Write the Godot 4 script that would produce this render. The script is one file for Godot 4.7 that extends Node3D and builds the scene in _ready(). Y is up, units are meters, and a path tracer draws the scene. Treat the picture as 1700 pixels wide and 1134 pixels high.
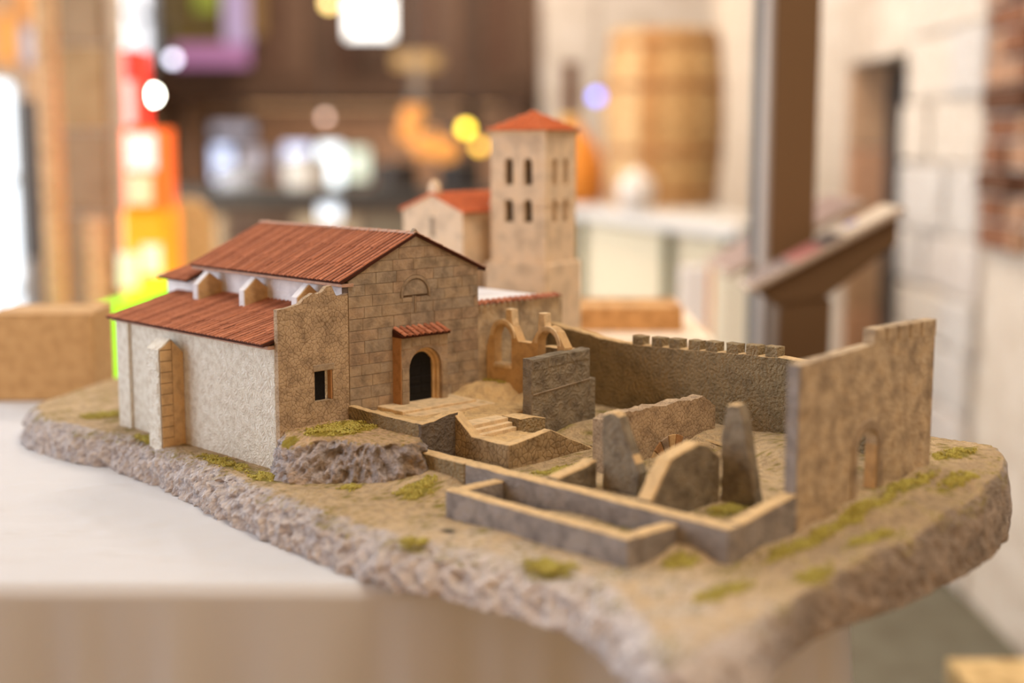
extends Node3D

const THETA := 43.6            # turn of the scale model on the table, degrees
const TABLE := 0.9             # height of the table top
var model: Node3D
var rng := RandomNumberGenerator.new()
var M := {}
var T := {}

func _ready():
	# ---------------------------------------------------------------- camera
	var cam := Camera3D.new()
	cam.name = "camera"
	cam.position = Vector3(0, 1.2, 0)
	cam.rotation.x = -atan(0.1443)
	cam.fov = 27.3
	cam.near = 0.05
	cam.far = 60.0
	var at := CameraAttributesPhysical.new()
	at.frustum_focal_length = 49.42
	at.frustum_focus_distance = 1.165
	at.exposure_aperture = 1.9
	at.frustum_near = 0.05
	at.frustum_far = 60.0
	cam.attributes = at
	add_child(cam)
	cam.current = true
	# ---------------------------------------------------------------- environment
	var env := Environment.new()
	env.background_mode = Environment.BG_COLOR
	env.background_color = Color(0.55, 0.62, 0.72)
	env.tonemap_mode = Environment.TONE_MAPPER_LINEAR
	env.tonemap_exposure = 0.82
	env.sdfgi_enabled = true
	env.ssao_enabled = true
	env.ssil_enabled = true
	var we := WorldEnvironment.new()
	we.name = "environment"
	we.environment = env
	add_child(we)
	# ---------------------------------------------------------------- big lights (their glowing faces are built in room())
	area("ceiling_panel_light", Vector3(0.75, 3.33, -0.75), Vector3(-90, 0, 0), Vector2(1.3, 1.0), Color(1.0, 0.965, 0.91), 5.2)
	area("ceiling_panel_light", Vector3(-0.3, 3.33, -4.2), Vector3(-90, 0, 0), Vector2(1.3, 1.0), Color(1.0, 0.92, 0.84), 11.0)
	area("ceiling_panel_light", Vector3(-0.6, 3.33, -8.0), Vector3(-90, 0, 0), Vector2(1.3, 1.0), Color(1.0, 0.92, 0.84), 17.0)
	area("window_daylight", Vector3(-2.34, 1.55, -0.9), Vector3(0, -90, 0), Vector2(1.5, 2.2), Color(0.93, 0.955, 1.0), 4.5)
	area("window_daylight", Vector3(-2.34, 1.55, -3.2), Vector3(0, -90, 0), Vector2(1.5, 2.2), Color(0.93, 0.955, 1.0), 8.5)
	area("window_daylight", Vector3(-2.34, 0.78, -6.2), Vector3(0, -90, 0), Vector2(1.5, 1.4), Color(0.93, 0.955, 1.0), 6.0)
	area("front_fill_light", Vector3(0.0, 1.55, 2.39), Vector3(-6, 0, 0), Vector2(1.0, 0.5), Color(1.0, 0.765, 0.49), 5.0)  # added warm fill for the front fall of the cloth
	area("gallery_fill_light", Vector3(-1.0, 1.42, -10.3), Vector3(-90, 0, 0), Vector2(1.8, 0.12), Color(1.0, 0.84, 0.68), 1.6)  # added fill to brighten the wall under the gallery
	textures()
	materials()
	room()
	table_and_cloth()
	build_model()
	background()

func area(called: String, pos: Vector3, rot: Vector3, size: Vector2, col: Color, energy: float):
	var l := AreaLight3D.new()
	l.name = called
	l.position = pos
	l.rotation_degrees = rot
	l.area_size = size
	l.light_color = col
	l.light_energy = energy
	l.shadow_enabled = true
	l.area_range = 20.0
	add_child(l, true)

# ==================================================================== textures and materials
func ramp(stops: Array) -> Gradient:
	var g := Gradient.new()
	var o := PackedFloat32Array()
	var c := PackedColorArray()
	for s in stops:
		o.append(s[0])
		c.append(s[1])
	g.offsets = o
	g.colors = c
	return g

func noise_tex(kind: int, freq: float, oct: int, seed_: int, stops: Array, size := 1024, ridged := false) -> NoiseTexture2D:
	var n := FastNoiseLite.new()
	n.noise_type = kind
	n.frequency = freq
	n.seed = seed_
	n.fractal_type = FastNoiseLite.FRACTAL_RIDGED if ridged else FastNoiseLite.FRACTAL_FBM
	n.fractal_octaves = oct
	if kind == FastNoiseLite.TYPE_CELLULAR:
		n.fractal_type = FastNoiseLite.FRACTAL_NONE
		n.cellular_return_type = FastNoiseLite.RETURN_DISTANCE2_SUB
		n.cellular_jitter = 1.0
		n.domain_warp_enabled = true
		n.domain_warp_amplitude = 26.0
		n.domain_warp_frequency = 0.022
	var t := NoiseTexture2D.new()
	t.width = size
	t.height = size
	t.seamless = true
	t.noise = n
	t.color_ramp = ramp(stops)
	return t

func grey(v: float) -> Color:
	return Color(v, v, v)

func textures():
	var S := FastNoiseLite.TYPE_SIMPLEX_SMOOTH
	T.mottle = noise_tex(S, 0.006, 6, 11, [[0.0, Color(0.82, 0.80, 0.79)], [0.35, Color(0.90, 0.885, 0.87)], [0.6, Color(0.97, 0.955, 0.94)], [0.8, Color(0.95, 0.92, 0.88)], [1.0, Color(1, 0.985, 0.97)]])
	T.patch = noise_tex(S, 0.004, 4, 23, [[0.0, Color(0.86, 0.86, 0.88)], [0.4, Color(0.95, 0.95, 0.955)], [0.65, grey(1.0)], [1.0, grey(1.0)]])
	T.crack = noise_tex(FastNoiseLite.TYPE_CELLULAR, 0.017, 1, 5, [[0.0, Color(0.74, 0.70, 0.66)], [0.05, Color(0.86, 0.83, 0.80)], [0.12, grey(0.96)], [0.3, grey(1.0)], [0.7, Color(0.93, 0.91, 0.88)], [1.0, Color(0.88, 0.85, 0.82)]])
	T.crack_height = noise_tex(FastNoiseLite.TYPE_CELLULAR, 0.017, 1, 5, [[0.0, grey(0.0)], [0.12, grey(0.55)], [0.3, grey(0.85)], [1.0, grey(1.0)]])
	T.stain = noise_tex(S, 0.006, 6, 83, [[0.0, Color(0.76, 0.75, 0.745)], [0.3, Color(0.87, 0.86, 0.85)], [0.6, Color(0.97, 0.965, 0.95)], [1.0, grey(1.0)]])
	T.grain = noise_tex(S, 0.03, 5, 31, [[0.0, grey(0.0)], [1.0, grey(1.0)]])
	T.rock = noise_tex(S, 0.012, 6, 41, [[0.0, grey(0.0)], [1.0, grey(1.0)]], 1024, true)
	T.wood = noise_tex(S, 0.02, 5, 51, [[0.0, Color(0.7, 0.66, 0.6)], [0.5, grey(0.93)], [1.0, grey(1.0)]], 512)
	T.cloth = noise_tex(S, 0.11, 2, 61, [[0.0, grey(0.0)], [1.0, grey(1.0)]], 512)
	T.plaster = noise_tex(S, 0.012, 5, 71, [[0.0, Color(0.86, 0.83, 0.80)], [0.5, Color(0.95, 0.94, 0.92)], [1.0, grey(1.0)]], 512)

func mat(called: String, col: Color, rough := 0.85, tex: Texture2D = null, per_metre := 1.0, bump: Texture2D = null, bump_cm := 0.0, vertex := false) -> StandardMaterial3D:
	var m := StandardMaterial3D.new()
	m.resource_name = called
	m.albedo_color = col
	m.roughness = rough
	m.metallic_specular = 0.3
	if tex or bump:
		m.uv1_triplanar = true
		m.uv1_scale = Vector3.ONE * per_metre
		m.uv1_triplanar_sharpness = 6.0
	if tex:
		m.albedo_texture = tex
	if bump:
		m.heightmap_enabled = true
		m.heightmap_texture = bump
		m.heightmap_scale = bump_cm
	m.vertex_color_use_as_albedo = vertex
	return m

func glow(called: String, col: Color, energy: float, tint := Color(0.8, 0.8, 0.8)) -> StandardMaterial3D:
	var m := StandardMaterial3D.new()
	m.resource_name = called
	m.albedo_color = tint
	m.emission_enabled = true
	m.emission = col
	m.emission_energy_multiplier = energy
	m.roughness = 0.5
	return m

func with_detail(m: StandardMaterial3D, t: Texture2D) -> StandardMaterial3D:
	m.detail_enabled = true
	m.detail_blend_mode = BaseMaterial3D.BLEND_MODE_MUL
	m.detail_albedo = t
	m.detail_uv_layer = BaseMaterial3D.DETAIL_UV_2
	m.uv2_triplanar = true
	m.uv2_scale = Vector3.ONE * 9.0
	m.uv2_triplanar_sharpness = 6.0
	return m

func materials():
	# the scale model
	M.rock = mat("rock", Color.WHITE, 0.9, T.mottle, 14.0, T.rock, 0.16, true)
	M.sand = mat("sandy_ground", Color(0.800, 0.695, 0.518), 0.95, T.mottle, 11.0, T.grain, 0.10)
	M.moss = mat("moss", Color.WHITE, 1.0, null, 1.0, null, 0.0, true)
	M.ashlar = with_detail(mat("ashlar", Color(0.663, 0.603, 0.526), 0.9, T.mottle, 9.0, T.grain, 0.035), T.stain)
	M.ashlar_warm = with_detail(mat("ashlar_warm", Color(0.668, 0.597, 0.520), 0.9, T.mottle, 12.0, T.grain, 0.035), T.stain)
	M.ashlar_grey = with_detail(mat("ashlar_grey", Color(0.643, 0.597, 0.537), 0.9, T.mottle, 10.0, T.grain, 0.035), T.stain)
	M.joint = mat("joint", Color(0.38, 0.315, 0.255), 0.95, T.mottle, 12.0)
	M.rubble = with_detail(mat("rubble", Color(0.710, 0.632, 0.534), 0.95, T.crack, 15.0, T.crack_height, 0.03), T.stain)
	M.rubble_big = with_detail(mat("rubble_coarse", Color(0.640, 0.564, 0.447), 0.95, T.crack, 11.0, T.crack_height, 0.05), T.stain)
	M.ruin = with_detail(mat("ruin", Color(0.554, 0.527, 0.474), 0.95, T.mottle, 10.0, T.rock, 0.12), T.stain)
	M.ruin_rough = mat("ruin_rough", Color(0.594, 0.538, 0.427), 0.95, T.mottle, 8.0, T.grain, 0.30)
	M.ruin_dark = mat("ruin_dark", Color(0.416, 0.387, 0.358), 0.95, T.mottle, 10.0, T.rock, 0.15)
	M.gate = with_detail(mat("gate_stucco", Color(0.755, 0.693, 0.598), 0.92, T.mottle, 7.0, T.grain, 0.06), T.stain)
	M.grey_wall = with_detail(mat("grey_wall", Color(0.60, 0.59, 0.595), 0.92, T.mottle, 9.0, T.grain, 0.07), T.stain)
	M.plaster = mat("white_plaster", Color(0.88, 0.875, 0.845), 0.9, T.plaster, 16.0, T.rock, 0.17)
	M.plaster_blue = mat("bluish_plaster", Color(0.83, 0.83, 0.85), 0.9, T.patch, 8.0, T.grain, 0.05)
	M.tan = mat("tan_stone", Color(0.780, 0.664, 0.496), 0.9, T.mottle, 12.0, T.grain, 0.03)
	M.orange_stone = mat("orange_stone", Color(0.670, 0.512, 0.354), 0.9, T.mottle, 15.0, T.grain, 0.03)
	M.pale_stone = mat("pale_stone", Color(0.850, 0.768, 0.632), 0.9, T.mottle, 10.0, T.grain, 0.05)
	M.wall_top = mat("pale_top", Color(0.820, 0.721, 0.556), 0.95, T.mottle, 14.0, T.grain, 0.06)  # paler sand colour for upward wall faces
	M.tower = mat("tower_stucco", Color(0.860, 0.779, 0.676), 0.9, T.mottle, 6.0, T.grain, 0.03)
	M.tile = []
	for c in [Color(0.69, 0.45, 0.345), Color(0.74, 0.50, 0.395), Color(0.63, 0.405, 0.31), Color(0.71, 0.475, 0.38)]:
		M.tile.append(mat("roof_tile", c, 0.8, T.mottle, 22.0, T.grain, 0.03))
	M.tile_deck = mat("roof_deck", Color(0.27, 0.145, 0.10), 0.9, T.mottle, 14.0)
	M.tile_far = mat("far_tile", Color(0.78, 0.43, 0.27), 0.85, T.mottle, 14.0)
	M.fascia = mat("pinkish_fascia", Color(0.72, 0.60, 0.54), 0.9, T.mottle, 14.0, T.grain, 0.03)
	M.black = mat("black_void", Color(0.07, 0.065, 0.065), 0.6, null, 20.0, T.grain, 0.03)
	M.dark = mat("dark_opening", Color(0.22, 0.14, 0.08), 0.9)

# ==================================================================== mesh helpers
func begin() -> SurfaceTool:
	var st := SurfaceTool.new()
	st.begin(Mesh.PRIMITIVE_TRIANGLES)
	st.set_smooth_group(-1)
	return st

func tri(st: SurfaceTool, a: Vector3, b: Vector3, c: Vector3, n: Vector3):
	st.add_vertex(a)
	if (c - a).cross(b - a).dot(n) < 0.0:
		st.add_vertex(c)
		st.add_vertex(b)
	else:
		st.add_vertex(b)
		st.add_vertex(c)

func quad(st: SurfaceTool, a: Vector3, b: Vector3, c: Vector3, d: Vector3, n: Vector3):
	tri(st, a, b, c, n)
	tri(st, a, c, d, n)

func build(called: String, st: SurfaceTool, m: Material, parent: Node, label := "") -> MeshInstance3D:
	st.generate_normals()
	var o := MeshInstance3D.new()
	o.name = called
	o.mesh = st.commit()
	o.material_override = null
	o.mesh.surface_set_material(0, m)
	parent.add_child(o, true)
	if label:
		o.set_meta("label", label)
	return o

func thing(called: String, label: String, category: String, at := Vector3.ZERO, group := "") -> Node3D:
	var o := Node3D.new()
	o.name = called
	o.position = at
	tag(o, label, category, group)
	add_child(o, true)
	return o

func tag(o: Node, label: String, category: String, group := ""):
	o.set_meta("label", label)
	o.set_meta("category", category)
	if group:
		o.set_meta("group", group)

# Frames: origin, x, y and depth directions. Model axes: u along the facade, y up, v along the nave (away).
func frame(o: Vector3, x: Vector3, y: Vector3, z: Vector3) -> Array:
	return [o, x, y, z]

func along_u() -> Array:      # polygon in (u, y), depth is v
	return [Vector3.ZERO, Vector3(1, 0, 0), Vector3(0, 1, 0), Vector3(0, 0, -1)]

func along_v() -> Array:      # polygon in (v, y), depth is u
	return [Vector3.ZERO, Vector3(0, 0, -1), Vector3(0, 1, 0), Vector3(1, 0, 0)]

func flat_f() -> Array:       # polygon in (u, v), depth is up
	return [Vector3.ZERO, Vector3(1, 0, 0), Vector3(0, 0, -1), Vector3(0, 1, 0)]

func at_f(f: Array, p: Vector2, d: float) -> Vector3:
	return f[0] + f[1] * p.x + f[2] * p.y + f[3] * d

func signed_area(p: PackedVector2Array) -> float:
	var s := 0.0
	for i in p.size():
		s += p[i].cross(p[(i + 1) % p.size()])
	return s * 0.5

func inset(p: PackedVector2Array, c: float) -> PackedVector2Array:
	var sgn := signf(signed_area(p))
	var out := PackedVector2Array()
	var n := p.size()
	for i in n:
		var a := (p[i] - p[(i + n - 1) % n]).normalized()
		var b := (p[(i + 1) % n] - p[i]).normalized()
		var na := Vector2(-a.y, a.x) * sgn
		var nb := Vector2(-b.y, b.x) * sgn
		var m := (na + nb)
		var l := m.length()
		m = na if l < 0.2 else m / l
		var k := clampf(m.dot(na), 0.5, 1.0)
		out.append(p[i] + m * (c / k))
	return out

func extrude(st: SurfaceTool, f: Array, poly: PackedVector2Array, d0: float, d1: float, c := 0.0, cap_st: SurfaceTool = null):
	var z: Vector3 = f[3]
	var cap := inset(poly, c) if c > 0.0 else poly
	var ids := Geometry2D.triangulate_polygon(cap)
	if ids.is_empty() and c > 0.0:
		cap = poly
		c = 0.0
		ids = Geometry2D.triangulate_polygon(cap)
	for i in range(0, ids.size(), 3):
		tri(st, at_f(f, cap[ids[i]], d0), at_f(f, cap[ids[i + 1]], d0), at_f(f, cap[ids[i + 2]], d0), -z)
		tri(st, at_f(f, cap[ids[i]], d1), at_f(f, cap[ids[i + 1]], d1), at_f(f, cap[ids[i + 2]], d1), z)
	var sgn := signf(signed_area(poly))
	var n := poly.size()
	for i in n:
		var j := (i + 1) % n
		var e := poly[j] - poly[i]
		var o2 := Vector2(e.y, -e.x) * sgn
		var o: Vector3 = (f[1] * o2.x + f[2] * o2.y).normalized()
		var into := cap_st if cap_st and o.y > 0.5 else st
		quad(into, at_f(f, poly[i], d0 + c), at_f(f, poly[j], d0 + c), at_f(f, poly[j], d1 - c), at_f(f, poly[i], d1 - c), o)
		if c > 0.0:
			quad(into, at_f(f, poly[i], d0 + c), at_f(f, poly[j], d0 + c), at_f(f, cap[j], d0), at_f(f, cap[i], d0), o - z)
			quad(into, at_f(f, poly[i], d1 - c), at_f(f, poly[j], d1 - c), at_f(f, cap[j], d1), at_f(f, cap[i], d1), o + z)

func V2(a: Array) -> PackedVector2Array:
	var p := PackedVector2Array()
	for i in range(0, a.size(), 2):
		p.append(Vector2(a[i], a[i + 1]))
	return p

func rect(x0: float, y0: float, x1: float, y1: float) -> PackedVector2Array:
	return V2([x0, y0, x1, y0, x1, y1, x0, y1])

# a polygon with its edges broken up and nudged, for worn and ruined walls; points below keep_below stay put
func worn(p: PackedVector2Array, step: float, amp: float, seed_: int, keep_below := -1.0) -> PackedVector2Array:
	var r := RandomNumberGenerator.new()
	r.seed = seed_
	var out := PackedVector2Array()
	for i in p.size():
		var a := p[i]
		var b := p[(i + 1) % p.size()]
		var n := maxi(1, int(a.distance_to(b) / step))
		var perp := (b - a).orthogonal().normalized()
		for k in n:
			var q := a.lerp(b, float(k) / n)
			if k > 0 and q.y > keep_below:
				q += perp * r.randf_range(-amp, amp)
			out.append(q)
	return out

func box(st: SurfaceTool, f: Array, x0: float, y0: float, x1: float, y1: float, d0: float, d1: float, c := 0.0):
	extrude(st, f, rect(x0, y0, x1, y1), d0, d1, c)

func bx(st: SurfaceTool, lo: Vector3, hi: Vector3, c := 0.0):
	extrude(st, [Vector3.ZERO, Vector3(1, 0, 0), Vector3(0, 1, 0), Vector3(0, 0, 1)], rect(lo.x, lo.y, hi.x, hi.y), lo.z, hi.z, c)

# a wall x0..x1, y0..top with openings in columns: [[hx0, hx1, [[hy0, hy1, arched], ...]], ...]
func holed(st: SurfaceTool, f: Array, x0: float, x1: float, y0: float, top: Callable, cols: Array, d0: float, d1: float):
	var x := x0
	for c in cols:
		slab(st, f, x, c[0], y0, top, d0, d1)
		var xa: float = c[0]
		var xb: float = c[1]
		var lower := PackedVector2Array([Vector2(xa, y0), Vector2(xb, y0)])
		for h in c[2]:
			if h[0] > y0 + 1e-5:
				var p := lower.duplicate()
				p.append(Vector2(xb, h[0]))
				p.append(Vector2(xa, h[0]))
				extrude(st, f, p, d0, d1)
			lower = PackedVector2Array()
			if h[2]:
				var r := (xb - xa) * 0.5
				for k in 13:
					var a := PI - PI * k / 12.0
					lower.append(Vector2((xa + xb) * 0.5 + cos(a) * r, h[1] - r + sin(a) * r))
			else:
				lower.append(Vector2(xa, h[1]))
				lower.append(Vector2(xb, h[1]))
		var q := lower.duplicate()
		for k in 5:
			var xx := lerpf(xb, xa, k / 4.0)
			q.append(Vector2(xx, top.call(xx)))
		extrude(st, f, q, d0, d1)
		x = xb
	slab(st, f, x, x1, y0, top, d0, d1)

func slab(st: SurfaceTool, f: Array, x0: float, x1: float, y0: float, top: Callable, d0: float, d1: float):
	if x1 - x0 < 1e-5:
		return
	var p := PackedVector2Array([Vector2(x0, y0), Vector2(x1, y0)])
	var n := maxi(2, int((x1 - x0) / 0.004))
	for k in n + 1:
		var xx := lerpf(x1, x0, float(k) / n)
		p.append(Vector2(xx, top.call(xx)))
	extrude(st, f, p, d0, d1)

# part of a round arch ring between two angles
func sector(cx: float, cy: float, r0: float, r1: float, a0: float, a1: float, n := 4) -> PackedVector2Array:
	var p := PackedVector2Array()
	for k in n + 1:
		var a := lerpf(a0, a1, float(k) / n)
		p.append(Vector2(cx + cos(a) * r1, cy + sin(a) * r1))
	for k in n + 1:
		var a := lerpf(a1, a0, float(k) / n)
		p.append(Vector2(cx + cos(a) * r0, cy + sin(a) * r0))
	return p

# one run of half-round tiles from the eave point a to the ridge point b
func tile_run(st: SurfaceTool, a: Vector3, b: Vector3, side: Vector3, r: float, tiles: int, seed_: int):
	var rr := RandomNumberGenerator.new()
	rr.seed = seed_
	var dir := (b - a).normalized()
	var up := side.cross(dir)
	if up.y < 0:
		up = -up
	var shift := rr.randf_range(0.0, 0.8) if tiles > 1 else 0.0
	for t in tiles:
		var p := a.lerp(b, maxf(0.0, t - shift) / (tiles - shift) if t > 0 else 0.0)
		var q := a.lerp(b, minf(1.0, (t + 1.06 - shift) / (tiles - shift)))
		var s := side * rr.randf_range(-0.00035, 0.00035)
		var r0 := r * rr.randf_range(1.0, 1.12)
		var r1 := r * 0.93
		var lift := up * rr.randf_range(0.0001, 0.0005)
		var last := []
		for k in 7:
			var an := PI * k / 6.0
			var o0 := side * cos(an) * r0 + up * sin(an) * r0 * 0.66
			var o1 := side * cos(an) * r1 + up * sin(an) * r1 * 0.66
			var now := [p + s + o0 + lift, q + s + o1, p + s + o0 * 0.68 + lift]
			if k > 0:
				quad(st, last[0], now[0], now[1], last[1], side * cos(an) + up * sin(an))
				quad(st, last[0], now[0], now[2], last[2], -dir)
			last = now

func lathe(st: SurfaceTool, prof: Array, o: Vector3, n := 24):
	for i in range(0, prof.size() - 2, 2):
		for k in n:
			var a0 := TAU * k / n
			var a1 := TAU * (k + 1) / n
			var d0 := Vector3(cos(a0), 0, sin(a0))
			var d1 := Vector3(cos(a1), 0, sin(a1))
			var up0 := Vector3(0, prof[i + 1], 0)
			var up1 := Vector3(0, prof[i + 3], 0)
			var sl := Vector3(0, prof[i] - prof[i + 2], 0)
			quad(st, o + d0 * prof[i] + up0, o + d1 * prof[i] + up0, o + d1 * prof[i + 2] + up1, o + d0 * prof[i + 2] + up1, (d0 + d1) * maxf(absf(prof[i + 3] - prof[i + 1]), 1e-4) + sl * 2.0)

# grid of points (rows of width w) as one smooth mesh; up_hint: side the faces look to
func grid(pts: PackedVector3Array, cols: PackedColorArray, w: int, wrap: bool, up_hint: Vector3) -> ArrayMesh:
	var h := pts.size() / w
	var idx := PackedInt32Array()
	var nor := PackedVector3Array()
	nor.resize(pts.size())
	var tot := Vector3.ZERO
	for j in h - 1:
		for i in (w if wrap else w - 1):
			var i2 := (i + 1) % w
			var a := j * w + i
			var b := j * w + i2
			var c := a + w
			var d := b + w
			var n := (pts[d] - pts[a]).cross(pts[c] - pts[b])
			nor[a] += n
			nor[b] += n
			nor[c] += n
			nor[d] += n
			tot += n
			idx.append_array(PackedInt32Array([a, b, d, a, d, c]))
	var flip := tot.dot(up_hint) < 0.0
	# front faces run clockwise: n = (d-a)x(c-b) points against the clockwise side of a, b, d
	for i in nor.size():
		nor[i] = (-nor[i] if flip else nor[i]).normalized()
	var t0 := (pts[idx[2]] - pts[idx[0]]).cross(pts[idx[1]] - pts[idx[0]])
	if true:
		var agree := 0
		for k in range(0, idx.size(), maxi(3, 3 * (idx.size() / 600))):
			t0 = (pts[idx[k + 2]] - pts[idx[k]]).cross(pts[idx[k + 1]] - pts[idx[k]])
			agree += 1 if t0.dot(nor[idx[k]]) > 0 else -1
		if agree < 0:
			for k in range(0, idx.size(), 3):
				var s := idx[k + 1]
				idx[k + 1] = idx[k + 2]
				idx[k + 2] = s
	var arr := []
	arr.resize(Mesh.ARRAY_MAX)
	arr[Mesh.ARRAY_VERTEX] = pts
	arr[Mesh.ARRAY_NORMAL] = nor
	if cols.size():
		arr[Mesh.ARRAY_COLOR] = cols
	arr[Mesh.ARRAY_INDEX] = idx
	var me := ArrayMesh.new()
	me.add_surface_from_arrays(Mesh.PRIMITIVE_TRIANGLES, arr)
	return me

func mesh_part(called: String, me: Mesh, m: Material, parent: Node, label := "") -> MeshInstance3D:
	var o := MeshInstance3D.new()
	o.name = called
	o.mesh = me
	me.surface_set_material(0, m)
	parent.add_child(o, true)
	if label:
		o.set_meta("label", label)
	return o

func noise(freq: float, seed_: int, oct := 3, ridged := false) -> FastNoiseLite:
	var n := FastNoiseLite.new()
	n.noise_type = FastNoiseLite.TYPE_SIMPLEX_SMOOTH
	n.frequency = freq
	n.seed = seed_
	n.fractal_octaves = oct
	n.fractal_type = FastNoiseLite.FRACTAL_RIDGED if ridged else FastNoiseLite.FRACTAL_FBM
	return n

# ==================================================================== the room
func struct(called: String, st: SurfaceTool, m: Material, parent: Node = null) -> MeshInstance3D:
	var o := build(called, st, m, parent if parent else self)
	if parent == null:
		o.set_meta("kind", "structure")
	return o

func wall_frame(x: float, towards: float) -> Array:      # polygon in (distance from the camera, y), depth along x
	return [Vector3(x, 0, 0), Vector3(0, 0, -1), Vector3(0, 1, 0), Vector3(towards, 0, 0)]

func window_in_wall(called: String, x: float, d0: float, d1: float, y0: float, y1: float, bars: Array, uprights: int, m_glow: Material):
	var st := begin()
	var f := wall_frame(x, -1.0)
	var w := 0.035
	box(st, f, d0, y0, d1, y0 + w, 0.0, 0.09)
	box(st, f, d0, y1 - w, d1, y1, 0.0, 0.09)
	box(st, f, d0, y0 + w, d0 + w, y1 - w, 0.0, 0.09)
	box(st, f, d1 - w, y0 + w, d1, y1 - w, 0.0, 0.09)
	for b in bars:
		box(st, f, d0 + w, b - 0.014, d1 - w, b + 0.014, 0.01, 0.07)
	for k in range(1, uprights + 1):
		var d := lerpf(d0, d1, float(k) / (uprights + 1))
		box(st, f, d - 0.016, y0 + w, d + 0.016, y1 - w, 0.01, 0.07)
	var win := struct(called, st, M.window_frame)
	var levels := [y0 + w] + bars + [y1 - w]
	for r in levels.size() - 1:
		for k in uprights + 1:
			var p := begin()
			var a := lerpf(d0, d1, float(k) / (uprights + 1))
			var b := lerpf(d0, d1, float(k + 1) / (uprights + 1))
			box(p, f, a + 0.016, levels[r], b - 0.016, levels[r + 1], 0.045, 0.05)
			build("window_pane", p, m_glow, win)

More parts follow.
